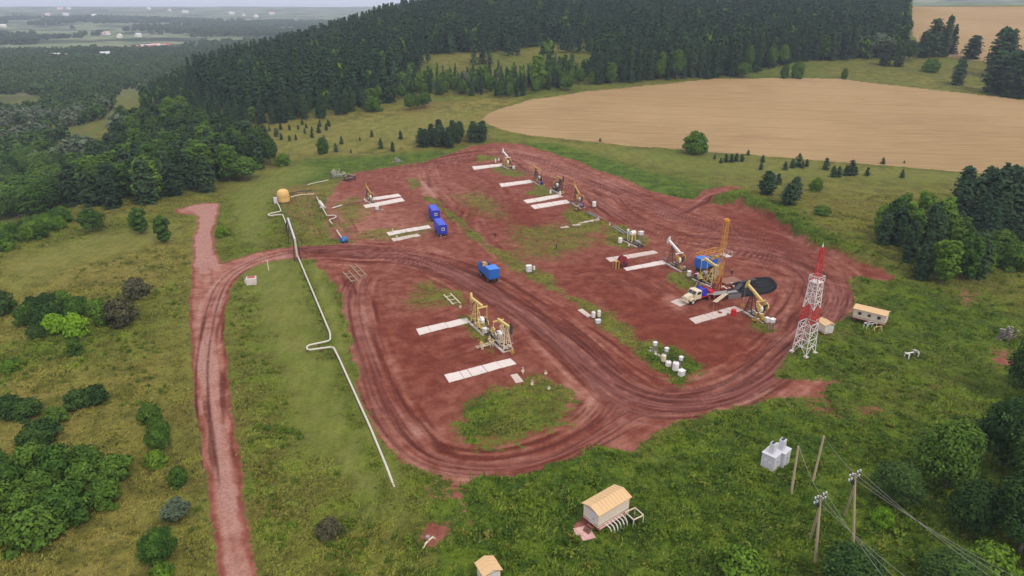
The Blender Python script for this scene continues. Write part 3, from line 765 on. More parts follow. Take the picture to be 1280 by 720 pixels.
# --- hand placed single plants
for a in [
 # left edge of the plateau
 ('darkbroad', 117, 290, 30, 34, 'round dark broadleaf tree alone on the slope left of the wood edge'),
 ('broad', 76, 278, 19, 26, 'low round bush-like tree at the wood edge beside the long hedge'),
 ('lightbirch', 187, 252, 52, 38, 'pale green birch standing out at the front of the left wood'),
 ('birch', 177, 292, 32, 22, 'ragged dark birch on the slope just below the left wood'),
 ('lightbush', 168, 284, 16, 16, 'light green bush leaning on the ragged birch below the wood'),
 ('birch', 206, 304, 34, 20, 'narrow dark birch left of the gravel turning place'),
 ('lightbush', 279, 295, 14, 18, 'small green bush in the grass right of the gravel turning place'),
 ('broad', 303, 224, 28, 46, 'broad round bright tree at the front of the pines near the yellow tank'),
 ('lightbush', 354, 207, 15, 22, 'small round light bush where the track leaves the left wood'),
 ('bush', 404, 192, 20, 17, 'dark round young pine bush alone in the dry meadow'),
 # saplings near
 ('bush', 558, 190, 2, 2, 'tiny weed tuft beside the clump of pines'),
 ('lightbush', 868, 192, 27, 32, 'bright green leafy bush at the lower edge of the wheat field'),
 ('pine', 956, 253, 28, 27, 'dark young pine left of the two touching pines above the bank'),
 ('pine', 984, 267, 27, 27, 'lower of two touching dark pines above the bank'),
 ('pine', 992, 256, 26, 20, 'upper of two touching dark pines above the bank'),
 ('lightbush', 1019, 239, 17, 20, 'bright green bush above the grass track'),
 ('bush', 1025, 281, 13, 22, 'low dark bush between the bank and the right thicket'),
 ('bush', 1268, 336, 34, 44, 'dark bush at the frame edge beside the thicket'),
 ('darkbush', 4, 392, 30, 36, 'dark round bush cut by the left border'),
 ('lightbush', 14, 463, 16, 26, 'small green bush on the orange dry grass'),
 ('bush', 190, 530, 30, 32, 'upper bush of the column left of the road'),
 ('bigbush', 204, 566, 46, 36, 'tall bush second in the column left of the road'),
 ('lightbush', 196, 583, 22, 30, 'leafy light bush at the foot of the tall bush'),
 ('bush', 224, 606, 26, 28, 'third bush down the column left of the road'),
 ('willow', 221, 650, 30, 36, 'greyish bush fourth down the column left of the road'),
 ('bigbush', 203, 706, 52, 50, 'large dark bush at the bottom of the column left of the road'),
 ('lightbush', 208, 740, 46, 36, 'bright bush cut by the lower border left of the road'),
 ('brightbush', 98, 420, 32, 36, 'bright yellow green bush in the middle of the left thicket'),
 ('brightbush', 70, 416, 26, 30, 'smaller bright yellow green bush left of the brightest one'),
 ('bush', 96, 444, 24, 20, 'dark narrow bush hanging below the bright bushes'),
 ('deadbush', 152, 405, 34, 46, 'grey brown leafless bush right of the left thicket'),
 ('deadbush', 172, 372, 26, 34, 'smaller grey dead bush up the slope from the big one'),
 ('deadbush', 412, 669, 26, 36, 'brown dead shrub in the grass between road and pipeline'),
 ('brightbush', 1101, 656, 26, 28, 'bright green bush below the right pole of the power line'),
 ('lightbush', 1236, 722, 48, 76, 'bright leafy bush at the lower border under the cable'),
 ('bigdark', 1060, 742, 66, 100, 'dark bush under the lowest wooden pole'),
 ('lightbush', 925, 722, 40, 70, 'light green bush at the lower border left of the poles'),
 ('bigbroad', 1180, 610, 92, 86, 'big round broadleaf tree in the lower right thicket'),
 ('bigdark', 1120, 628, 56, 66, 'dark tree left of the big round one'),
 ('bigdark', 1250, 585, 96, 84, 'very dark tree behind the big round one'),
 ('bigdark', 1215, 665, 74, 70, 'black green tree in the hollow below the big round one'),
 ('bigdark', 1275, 690, 120, 96, 'tall dark tree at the right border below the hollow'),
 ('bigdark', 1285, 500, 84, 80, 'dark tree at the right border above the hollow'),
 ('bigdark', 1190, 742, 56, 90, 'dark low tree at the bottom beside the bright bush'),
 ('bigdark', 1285, 610, 100, 80, 'dark tree at the right border in the hollow'),
 # right upper corner
 ('pine', 1164, 70, 42, 28, 'tall leaning pine on the crest left of the cone shaped pine'),
 ('pine', 1153, 72, 30, 22, 'shorter pine touching the leaning pine on the crest'),
 ('pine', 1178, 71, 46, 18, 'slim pine right of the leaning pine on the crest'),
 ('spruce', 1189, 68, 34, 17, 'cone shaped spruce alone against the far wheat field'),
 ('pine', 1213, 74, 27, 26, 'open flat topped pine against the far wheat field'),
 ('bush', 1163, 90, 16, 22, 'round bush on the grass slope below the crest pines'),
 ('pine', 1196, 106, 30, 22, 'single pointed pine above the edge of the near wheat field'),
 ('bush', 1055, 98, 12, 10, 'small bush at the upper edge of the near wheat field'),
 ('bush', 980, 98, 17, 13, 'pointed bush at the top edge of the wheat field'),
 ('bush', 996, 98, 20, 19, 'round bush at the top edge of the wheat field'),
 ('broad', 929, 97, 18, 20, 'round light tree where forest and wheat field meet'),
 ('pine', 1242, 96, 56, 32, 'tall pine leading the dark group at the right border'),
 ('pine', 1256, 92, 50, 26, 'second tall pine in the dark group at the right border'),
 ('pine', 1240, 116, 44, 34, 'lower front pine of the dark group at the right border'),
 ('pine', 1262, 120, 52, 40, 'wide dark pine in front of the group at the right border'),
 ('pine', 1280, 122, 60, 40, 'pine cut by the right border above the wheat field'),
 ('willow', 1092, 71, 28, 44, 'pale grey willow between the forest and the crest pines'),
 ('willow', 1072, 71, 24, 30, 'smaller pale willow left of the big pale willow'),
 ('pine', 1106, 82, 26, 22, 'dark pine bush in front of the pale willow'),
 ('pine', 1122, 83, 30, 20, 'dark narrow pine right of the pine in front of the willow'),
 ('darkbroad', 1135, 76, 24, 20, 'round dark tree at the corner of the far wheat field'),
 ('willow', 581, 115, 24, 18, 'pale grey tree in the forest edge left of the wheat field'),
 ('broad', 708, 113, 18, 20, 'small light bush at the forest edge where the wheat begins'),
 ('lightbirch', 672, 112, 40, 22, 'bright green birch at the forest edge beyond the wheat tip'),
 ('broad', 512, 138, 20, 16, 'left of three dark round trees standing in the meadow'),
 ('broad', 521, 136, 17, 14, 'middle of three dark round trees standing in the meadow'),
 ('broad', 531, 135, 20, 17, 'right of three dark round trees standing in the meadow'),
 ('bush', 467, 139, 18, 24, 'round dark tree before the forest edge in the meadow'),
 ('pine', 487, 128, 30, 20, 'pointed pine before the forest edge in the meadow'),
]:
    k, x, y, ph, pw, lab = a
    if ph < 4: continue
    tpx(k, x, y, ph, pw, lab)

# --- clumps whose members look alike
def clump(poly, spacing, kinds, hr, wr, label, group, seed=1, n=None):
    """kinds: list of kinds; hr metres of height; wr radius / height"""
    w = W(poly) if not isinstance(poly, np.ndarray) else poly
    r = np.random.default_rng(seed); out = []
    x0, y0 = w.min(0); x1, y1 = w.max(0)
    gx, gy = np.meshgrid(np.arange(x0, x1 + spacing, spacing), np.arange(y0, y1 + spacing, spacing))
    gx = gx.ravel() + r.uniform(-.42, .42, gx.size) * spacing; gy = gy.ravel() + r.uniform(-.42, .42, gy.size) * spacing
    k = sdist(w, gx, gy) > -0.15 * spacing
    for x, y in zip(gx[k], gy[k]):
        kd = kinds[r.integers(len(kinds))]; h = r.uniform(*hr)
        lb = label[kd] if isinstance(label, dict) else label
        out.append(tree(kd, x, y, h, h * r.uniform(*wr), lb, group))
    return out
# six pines by the far corner of the pad
clump([(524, 187), (560, 186), (604, 176), (600, 170), (560, 172), (526, 177)], 4.6, ['pine'], (7, 9.5), (0.30, 0.40), 'dark young pine in the dense clump at the far corner of the pad', 'pines clumped at the far corner of the pad', 3)
# thicket right of the pad
clump([(1092, 305), (1120, 335), (1150, 352), (1190, 356), (1215, 345), (1210, 300), (1170, 285), (1120, 285)], 5.2, ['birch', 'birch', 'lightbirch', 'pine', 'darkbroad'], (8, 12.5), (0.20, 0.29), {'pine': 'dark pine among the young birches beside the red bank', 'darkbroad': 'rounded dark tree among the young birches beside the red bank', 'birch': 'dark green young birch in the thicket beside the red bank', 'lightbirch': 'lighter green young birch in the thicket beside the red bank'}, 'young birches in the thicket beside the bank', 4)
clump([(1200, 300), (1235, 300), (1275, 285), (1300, 262), (1270, 250), (1225, 252), (1190, 265)], 7.0, ['pine', 'pine', 'spruce'], (12, 15), (0.26, 0.36), {'pine': 'tall dark pine at the back of the right thicket', 'spruce': 'dark spruce among the pines of the right thicket'}, 'dark conifers behind the right thicket', 5)
clump([(1225, 340), (1262, 322), (1290, 330), (1290, 300), (1235, 310)], 6.5, ['bush', 'pine'], (5, 7.5), (0.4, 0.55), {'bush': 'rounded bush at the right end of the thicket', 'pine': 'low pine at the right end of the thicket'}, 'low growth at the right end of the thicket', 6)
# left thicket
clump([(20, 395), (60, 382), (110, 376), (125, 395), (60, 408), (30, 420)], 4.2, ['bush', 'darkbush'], (3.2, 5), (0.6, 0.8), {'bush': 'green bush in the thicket on the left meadow', 'darkbush': 'dark bush in the thicket on the left meadow'}, 'bushes of the left meadow thicket', 7)
clump([(25, 415), (60, 405), (60, 422), (35, 432)], 4.0, ['darkbush'], (3, 4), (0.6, 0.8), 'dark bush at the lower left of the left thicket', 'dark bushes below the left thicket', 8)
clump([(118, 392), (134, 388), (140, 408), (122, 412)], 4.0, ['lightbush', 'bush'], (3, 4.2), (0.5, 0.7), {'lightbush': 'light bush between the bright bushes and the dead shrub', 'bush': 'green bush between the bright bushes and the dead shrub'}, 'bushes beside the dead shrub', 9)
clump([(-20, 540), (20, 516), (60, 508), (100, 500), (150, 482), (140, 515), (90, 535), (60, 560), (40, 570), (20, 545)], 4.6, ['darkbush', 'bush'], (2.4, 4.0), (0.6, 0.85), {'darkbush': 'dark bush in the slanting belt above the big thicket', 'bush': 'green bush in the slanting belt above the big thicket'}, 'bushes in the slanting belt on the left', 10)
clump([(-30, 590), (40, 585), (90, 575), (140, 590), (150, 620), (100, 650), (60, 668), (20, 690), (-40, 700)], 4.3, ['bush', 'bush', 'bigbush'], (4.0, 5.6), (0.55, 0.75), {'bush': 'green bush in the big dense thicket at lower left', 'bigbush': 'high crowned bush in the big dense thicket at lower left'}, 'bushes of the big thicket at lower left', 11)
# hedge along the gully at left and the dark belt
clump([(-10, 322), (30, 305), (80, 285), (95, 275), (80, 272), (40, 285), (-10, 300)], 4.5, ['lightbush', 'bush'], (3.5, 5), (0.5, 0.7), {'lightbush': 'light green bush in the hedge along the gully', 'bush': 'green bush in the hedge along the gully'}, 'bushes of the gully hedge', 12)
MIX = {'pine': 'dark pine in the mixed wood on the left slope', 'birch': 'green birch in the mixed wood on the left slope', 'broad': 'round broadleaf tree in the mixed wood on the left slope', 'darkbroad': 'dark broadleaf tree in the mixed wood on the left slope'}
clump([(98, 258), (135, 262), (165, 258), (205, 250), (235, 250), (262, 238), (300, 222), (335, 212), (352, 200), (335, 192), (300, 184), (268, 172), (245, 162), (215, 152), (185, 160), (165, 178), (140, 200), (112, 218), (96, 235)], 7.2, ['pine', 'pine', 'birch', 'darkbroad'], (11, 15.5), (0.24, 0.34), MIX, 'trees of the mixed wood on the left slope', 13)
LOW = {'darkbroad': 'dark broadleaf tree in the wood at the left border', 'birch': 'narrow green tree in the wood at the left border', 'broad': 'green broadleaf tree in the wood at the left border'}
clump([(-20, 272), (50, 272), (95, 262), (100, 225), (50, 205), (-20, 210)], 8, ['darkbroad', 'darkbroad', 'birch', 'broad'], (10, 14), (0.33, 0.44), LOW, 'trees of the wood at the left border', 14)
# saplings
r = np.random.default_rng(5)
sp = [(315, 166, 6), (351, 162, 7), (337, 164, 6), (347, 168, 6), (352, 175, 7), (362, 176, 6), (370, 175, 6), (362, 163, 6), (373, 162, 5), (381, 167, 6), (383, 160, 5), (390, 164, 5), (400, 158, 7), (408, 163, 7), (412, 158, 6), (399, 166, 9), (390, 172, 8), (410, 157, 6), (378, 156, 6), (420, 190, 9), (427, 180, 8), (465, 171, 7), (476, 186, 11), (491, 189, 10), (501, 174, 9), (439, 191, 4), (450, 176, 4), (405, 176, 6), (331, 170, 8), (345, 171, 9)]
for x, y, h in sp:
    tpx('sapling', x, y, h * 1.15, h * 0.85, 'small dark pine seedling dotted over the dry meadow beyond the pad', 'pine seedlings on the dry meadow')
sp2 = [(901, 204, 6), (907, 203, 9), (914, 203, 9), (920, 202, 9), (927, 202, 8), (935, 194, 6), (953, 203, 8), (951, 212, 8), (981, 212, 9), (990, 210, 10), (998, 208, 14), (1008, 208, 8), (1003, 210, 7), (1032, 212, 13), (1041, 221, 12), (1048, 221, 12), (1063, 219, 17), (1057, 219, 11), (1069, 218, 9), (1084, 219, 9), (1103, 206, 8), (1127, 222, 9), (1264, 224, 10), (972, 231, 12), (1130, 205, 4), (893, 199, 5), (750, 178, 5)]
for x, y, h in sp2:
    tpx('sapling', x, y, h * 1.1, h * 0.95, 'small pine seedling in the grass strip below the wheat field', 'pine seedlings below the wheat field')
tpx('bush', 1250, 95, 8, 10, 'little round bush among the seedlings by the far pines')

# --- the pine forest on the hill
front = W([(262, 160), (300, 160), (350, 154), (400, 149), (440, 142), (470, 134), (500, 124), (530, 120), (565, 118), (600, 121), (640, 123), (680, 115), (712, 108), (745, 106), (800, 103), (850, 100), (905, 97), (935, 93), (965, 86), (1000, 77), (1050, 76), (1085, 74), (1110, 72), (1132, 68), (1134, 45), (1132, 20), (1131, 5)])
forest_poly = np.vstack([front, [[440, 900], [-60, 940], [-180, 800], [-262, 640], [-262, 520]], W([(188, 118), (200, 140), (232, 156)])])
clear1 = W([(490, 78), (520, 72), (565, 68), (600, 66), (640, 66), (672, 76), (668, 92), (640, 101), (600, 101), (540, 99), (500, 96)])
clear2 = W([(648, 64), (690, 55), (735, 54), (748, 62), (738, 84), (712, 91), (690, 84), (668, 76)])
r = np.random.default_rng(77)
sp_ = 5.6
gx, gy = np.meshgrid(np.arange(-330, 760, sp_), np.arange(280, 945, sp_))
gx = (gx + sp_ * .5 * (np.arange(gx.shape[0])[:, None] % 2)).ravel() + r.uniform(-.38, .38, gx.size) * sp_; gy = gy.ravel() + r.uniform(-.38, .38, gy.size) * sp_
sdf = sdist(forest_poly, gx, gy)
inc = (sdist(clear1, gx, gy) > -2) | (sdist(clear2, gx, gy) > -2)
ok = (sdf > 0) & (~inc | ((fbm(gx / 22, gy / 22, 2, 12) > .56) & (r.random(len(gx)) < .6)))
gx, gy, sdf = gx[ok], gy[ok], sdf[ok]
# young plantation in the front left, full grown trees behind; broadleaf fringe in the middle
ang = gx / gy
young = (ang < -0.10) & (sdf < 26)
fh = np.where(young, r.uniform(9, 12.5, len(gx)), r.uniform(13, 22, len(gx)) + 3.0 * (fbm(gx / 40, gy / 40, 2, 8) - .5))
fh = np.where((ang > -0.16) & (ang < 0.12) & (sdf < 60), r.uniform(7, 12.5, len(gx)), fh)
fh = np.where((ang > 0.12) & (ang < 0.50), fh + 2.5, fh)
fringe = (r.random(len(gx)) < np.where((ang > -0.16) & (ang < 0.12) & (sdf < 70), 0.5, np.where(sdf < 14, 0.16, 0.05)))
dist = np.hypot(gx, gy)
edge = sdf < 13
order = np.argsort(np.where(edge, dist - 1000, dist))
NIND = 270
solo = np.zeros(len(gx), bool); solo[order[:NIND]] = True
FL = {'pine': 'dark pine standing in the front rank of the hill forest', 'spruce': 'dark spruce standing in the front rank of the hill forest', 'broad': 'round green tree in the front rank of the hill forest', 'birch': 'narrow green birch in the front rank of the hill forest'}
for i in np.where(solo)[0]:
    kd = ('broad', 'birch')[int(r.integers(2))] if fringe[i] else ('pine', 'spruce', 'spruce')[int(r.integers(3))]
    h = fh[i] * (0.75 if fringe[i] else 1)
    tree(kd, gx[i], gy[i], h, h * (0.30 if kd in ('broad', 'birch') else r.uniform(0.15, 0.20)) * (1.25 if young[i] else 1), FL[kd], 'front rank of the hill forest')

def scatter_mesh(name, pts, protos, mat):
    """one mesh of many copies; pts rows: x, y, z, height, radius, angle, which"""
    VV, FF, TT = [], [], []; off = 0
    for k, (V, F, h0, r0) in enumerate(protos):
        q = pts[pts[:, 6] == k]
        if not len(q): continue
        c, s = np.cos(q[:, 5])[:, None], np.sin(q[:, 5])[:, None]
        x = V[None, :, 0] * c - V[None, :, 1] * s; y = V[None, :, 0] * s + V[None, :, 1] * c
        X = q[:, 0:1] + x * (q[:, 4] / r0)[:, None]; Y = q[:, 1:2] + y * (q[:, 4] / r0)[:, None]; Z = q[:, 2:3] + V[None, :, 2] * (q[:, 3] / h0)[:, None]
        VV.append(np.stack([X, Y, Z], 2).reshape(-1, 3))
        FF.append((F[None] + (np.arange(len(q)) * len(V))[:, None, None] + off).reshape(-1, F.shape[1])); off += len(q) * len(V)
        TT.append(np.repeat(np.random.default_rng(k).random(len(q)), len(V)))
    VV = np.vstack(VV); FF = np.vstack(FF); me = mesh_np(name, VV, FF, mat)
    a = me.attributes.new('tint', 'FLOAT', 'POINT'); a.data.foreach_set('value', np.concatenate(TT).astype(np.float32))
    return link(name, me)
far_c = []
for k in range(4):
    V, F = conifer_leaves(18, 3.0, 200 + k, 20, 7, 2, base=0.12, size=0.82, pine=0.15 * (k % 3), droop=0.35); far_c.append((V, F, 18, 3.0))
far_b = []
for k in range(4):
    V, F = broad_leaves(10, 4.5, 220 + k, 9, 16, 1.25, base=0.1); far_b.append((V, F, 10, 4.5))
def z_of(x, y): return terr(x, y)
m = ~solo & ~fringe
n = m.sum()
pts = np.stack([gx[m], gy[m], z_of(gx[m], gy[m]) - .3, fh[m], fh[m] * r.uniform(0.16, 0.22, n), r.uniform(0, 6.28, n), r.integers(0, 4, n)], 1)
tagset(scatter_mesh('pine_forest', pts, far_c, L_SPRUCE), 'dense dark pine and spruce forest covering the hill behind the fields', 'forest', kind='stuff')
m = ~solo & fringe; n = m.sum()
pts = np.stack([gx[m], gy[m], z_of(gx[m], gy[m]) - .3, fh[m] * .85, fh[m] * r.uniform(0.24, 0.32, n), r.uniform(0, 6.28, n), r.integers(0, 4, n)], 1)
tagset(scatter_mesh('leafy_forest', pts, far_b, L_BROAD), 'green leafy trees scattered through the dark hill forest', 'woodland', kind='stuff')

# --- the wooded valley on the left
def valley(seed, sp, ymin, ymax, th, hmin, hmax):
    r = np.random.default_rng(seed)
    gx, gy = np.meshgrid(np.arange(-0.86 * ymax, -60, sp), np.arange(ymin, ymax, sp))
    gx = gx.ravel() + r.uniform(-.45, .45, gx.size) * sp; gy = gy.ravel() + r.uniform(-.45, .45, gy.size) * sp
    k = (gx / gy > -0.84) & (gx / gy < -0.05 - 0.0)
    gx, gy = gx[k], gy[k]
    XL = np.interp(gy, [0, 150, 221, 300, 343, 450, 600, 900, 1300], [-150, -137, -118, -118, -150, -215, -265, -200, -100])
    k = (XL - gx > 14) & (fbm(gx / 210, gy / 210, 3, 303) > th) & (sdist(forest_poly, gx, gy) < -4)
    k &= ~((gy > 560) & (gx > -280) & (gy < 1000))
    for w in VALLEY_OPEN: k &= sdist(w, gx, gy) < 0
    gx, gy = gx[k], gy[k]; n = len(gx)
    h = r.uniform(hmin, hmax, n)
    return np.stack([gx, gy, z_of(gx, gy) - .4, h, h * r.uniform(0.42, 0.56, n), r.uniform(0, 6.28, n), r.integers(0, 4, n)], 1), r
VALLEY_OPEN = [W([(-20, 118), (62, 120), (70, 132), (20, 142), (-20, 142)]), W([(40, 168), (80, 160), (128, 152), (146, 120), (160, 122), (160, 150), (140, 168), (168, 176), (120, 186), (72, 205), (60, 182), (90, 172)]),
   W([(150, 112), (178, 112), (182, 135), (215, 150), (205, 165), (172, 160), (150, 150)]), W([(165, 165), (190, 158), (215, 166), (190, 176), (168, 182)]), W([(-20, 288), (80, 268), (100, 270), (60, 300), (-20, 325)]), W([(86, 262), (100, 236), (120, 262), (160, 268), (120, 290), (90, 275)])]
p1, r1 = valley(31, 7.5, 190, 620, 0.36, 8, 12)
w = fbm(p1[:, 0] / 45, p1[:, 1] / 45, 2, 77) > 0.56
tagset(scatter_mesh('valley_willows', p1[w], far_b, L_WILLOW), 'grey green willows massed along the valley bottom on the left', 'willows', kind='stuff')
tagset(scatter_mesh('valley_wood', p1[~w], far_b, L_DARK), 'dark leafy wood filling the near valley on the left', 'woodland', kind='stuff')
p2, r2 = valley(32, 11, 620, 1500, 0.42, 9, 14)
p3, r3 = valley(33, 24, 1500, 3600, 0.56, 12, 17)
p3[:, 4] *= 1.5
tagset(scatter_mesh('distant_wood', np.vstack([p2, p3]), far_b, L_DARK), 'distant dark woodland fading into haze across the valley', 'woodland', kind='stuff')

# --- standing grass and weeds round the works
def tuft(seed, blades, h, spread):
    r = np.random.default_rng(seed); V = []; F = []
    for i in range(blades):
        an = r.uniform(0, 6.28); d = np.array([math.cos(an), math.sin(an)]); p = r.normal(0, spread, 2); hh = h * r.uniform(.55, 1.1); w = (0.036 if h < .3 else 0.045) * r.uniform(.8, 1.5); nrm = np.array([-d[1], d[0]]) * w
        tip = p + d * hh * r.uniform(.6, 1.1); k = len(V)
        mid = p + d * hh * .3
        V += [(*(p - nrm), -0.05), (*(p + nrm), -0.05), (*(mid + nrm * 1.2), hh * .55), (*(tip), hh * .75)]; F.append((k, k + 1, k + 2, k + 3))
    return np.array(V), np.array(F), h, 1.0
def grass_material(name, mul):
    N = NT(name)
    lush_n = N.attr('lush').outputs['Fac']
    c, _, _ = grass_color(N, lush_n)
    t = N.attr('tint').outputs['Fac']
    c = N.mix(N.math('MULTIPLY', N.step(t, 0.55, 1.0), 0.5), c, (0.17, 0.17, 0.05))
    c = N.mix(0.0, c, c)
    N.b.inputs['Specular IOR Level'].default_value = 0.04
    N.put(N.b.inputs['Base Color'], N.mix(1.0, c, mul, 'MULTIPLY'))
    return N.m
def grass(name, n, ymin, ymax, h, blades, seed, mul, lab, clumpy=0.0, spread=0.14):
    r = np.random.default_rng(seed)
    y = (r.random(n) * (ymax ** 1.0 - ymin ** 1.0) + ymin)
    a = r.uniform(-0.84, 0.84, n); x = a * (0.924 * y + 23)
    so, tn, lu, wh = cover(x, y)
    k = (so < 0.30 + 0.2 * r.random(n)) & (wh < .3) & (COVER_EXTRA['mown'] < 0.25 + 0.3 * r.random(n))
    _w = sdist(W(ROAD), x, y); k &= _w < -0.6
    if clumpy: k &= fbm(x / 7, y / 7, 3, 91) + 0.25 * lu > 0.5 + clumpy * 0.2
    x, y, lu = x[k], y[k], lu[k]; n = len(x)
    z = full_height(x, y) + 0.02
    hh = h * r.uniform(.6, 1.35, n) * (0.65 + 0.6 * lu)
    pts = np.stack([x, y, z, hh, 0.8 + 0.5 * hh / h, r.uniform(0, 6.28, n), r.integers(0, 4, n)], 1)
    tf = [tuft(seed * 7 + k, blades, h, spread) for k in range(4)]
    o = scatter_mesh(name, pts, tf, grass_material(name, mul))
    idx = np.concatenate([np.repeat(lu[pts[:, 6] == k], len(tf[k][0])) for k in range(4)])
    a = o.data.attributes.new('lush', 'FLOAT', 'POINT'); a.data.foreach_set('value', idx.astype(np.float32))
    tagset(o, lab, 'grass', kind='stuff')
grass('meadow_grass', 150000, 50, 230, 0.24, 5, 1, (1.6, 1.55, 1.45), 'rough meadow grass growing around the red soil pad')
grass('tall_weeds', 26000, 50, 230, 0.42, 12, 2, (1.55, 1.6, 1.4), 'tall green and yellow weeds standing in the meadow', 0.5, 0.35)

# leafy weed clumps
r = np.random.default_rng(44); n = 9000
y = r.uniform(52, 200, n); x = r.uniform(-.84, .84, n) * (0.924 * y + 23)
so, tn, lu, wh = cover(x, y)
k = (so < .2) & (wh < .2) & (COVER_EXTRA['mown'] < .3) & (sdist(W(ROAD), x, y) < -1.2) & (fbm(x / 9, y / 9, 3, 17) + .35 * lu > .62)
x, y, lu = x[k], y[k], lu[k]; n = len(x); hh = r.uniform(.35, .95, n) * (.6 + .6 * lu)
pts = np.stack([x, y, full_height(x, y) - .05, hh, hh * r.uniform(.6, 1.1, n), r.uniform(0, 6.28, n), r.integers(0, 4, n)], 1)
wp = []
for k in range(4):
    V, F = broad_leaves(1.0, 0.9, 300 + k, 7, 9, 0.17, base=.02, loose=.6); wp.append((V, F, 1.0, .9))
o = scatter_mesh('weed_clumps', pts, wp, leaf_material('weed_leaves', (0.040, 0.085, 0.010), (0.110, 0.165, 0.016), (0.17, 0.17, 0.03)))
tagset(o, 'leafy weeds and small herbs crowding the grass round the pad', 'weeds', kind='stuff')
# ------------------------------------------------------------------ man made things
def paint(name, rgb, rough=0.55, metal=0.0, wear=0.35, wearcol=(0.10, 0.055, 0.04), scale=2.5, spec=0.4):
    N = NT(name)
    tc = N.n.new('ShaderNodeTexCoord').outputs['Object']
    a = N.noise(scale, 5, 0.7, tc); b = N.noise(scale * 0.3, 3, 0.6, tc)
    c = N.mix(N.math('MULTIPLY', b, 0.35), rgb, tuple(k * 0.62 for k in rgb))
    c = N.mix(N.math('MULTIPLY', N.step(a, 0.55, 0.75), wear), c, wearcol)
    N.put(N.b.inputs['Base Color'], c)
    N.b.inputs['Roughness'].default_value = rough; N.b.inputs['Metallic'].default_value = metal
    N.b.inputs['Specular IOR Level'].default_value = spec
    return N.m
M = dict(
 white=paint('white_paint', (0.70, 0.68, 0.65), wear=0.4, wearcol=(0.36, 0.25, 0.19)), cream=paint('cream_paint', (0.62, 0.54, 0.38)),
 yellow=paint('yellow_paint', (0.50, 0.34, 0.09), wear=0.4), pyellow=paint('pale_yellow_paint', (0.60, 0.46, 0.16), wear=0.35), ochre=paint('ochre_paint', (0.42, 0.25, 0.06), wear=0.4), orange=paint('orange_paint', (0.56, 0.25, 0.03), wear=0.25),
 blue=paint('blue_paint', (0.012, 0.12, 0.46), wear=0.35, wearcol=(0.10, 0.07, 0.09)), dblue=paint('deep_blue_paint', (0.018, 0.032, 0.38), wear=0.3, wearcol=(0.08, 0.05, 0.10)), red=paint('red_paint', (0.50, 0.012, 0.018), wear=0.2),
 dred=paint('dark_red_paint', (0.20, 0.015, 0.022), wear=0.3), pink=paint('faded_pink_paint', (0.60, 0.36, 0.33), wear=0.5),
 dark=paint('dark_steel', (0.035, 0.032, 0.032), 0.6, 0.2), steel=paint('steel', (0.30, 0.29, 0.28), 0.5, 0.4), rust=paint('rusty_steel', (0.16, 0.075, 0.045), 0.8),
 rubber=paint('rubber', (0.022, 0.021, 0.020), 0.85, wear=0.5, wearcol=(0.14, 0.05, 0.04)), glass=paint('dark_glass', (0.02, 0.025, 0.03), 0.15, wear=0.1, spec=0.6),
 concrete=paint('concrete', (0.60, 0.54, 0.50), 0.9, wear=0.65, wearcol=(0.34, 0.20, 0.16), scale=0.55, spec=0.2), conc2=paint('worn_concrete', (0.50, 0.42, 0.37), 0.9, wear=0.7, wearcol=(0.26, 0.13, 0.10), scale=0.7, spec=0.2),
 lconc=paint('light_grey_paint', (0.55, 0.56, 0.60), 0.6, wear=0.2), roof=paint('tan_sheet_roof', (0.60, 0.41, 0.21), 0.6, wear=0.3, wearcol=(0.40, 0.25, 0.12)),
 wood=paint('wood', (0.33, 0.24, 0.15), 0.85), pole=paint('weathered_pole_wood', (0.42, 0.33, 0.22), 0.9), tarp=paint('black_tarpaulin', (0.006, 0.007, 0.009), 0.65, wear=0.12, wearcol=(0.05, 0.055, 0.065), scale=0.9, spec=0.12),
 grey=paint('grey_board', (0.16, 0.13, 0.13), 0.8), insul=paint('pipe_jacket', (0.56, 0.53, 0.46), 0.5, 0.1, wear=0.5, wearcol=(0.3, 0.26, 0.2)),
 cloth=paint('dark_cloth', (0.02, 0.022, 0.035), 0.9, wear=0.1), cloth2=paint('work_trousers', (0.035, 0.035, 0.04), 0.9, wear=0.1), skin=paint('skin', (0.42, 0.24, 0.17), 0.6, wear=0), hair=paint('brown_hair', (0.03, 0.02, 0.015), 0.8, wear=0),
 sand=paint('tan_cargo', (0.55, 0.40, 0.20), 0.8), brick=paint('brick_red_roof', (0.30, 0.09, 0.07), 0.8), porc=paint('brown_porcelain', (0.20, 0.12, 0.09), 0.3, wear=0),
 soil=paint('dug_soil', (0.13, 0.05, 0.035), 0.95, spec=0.1),
)

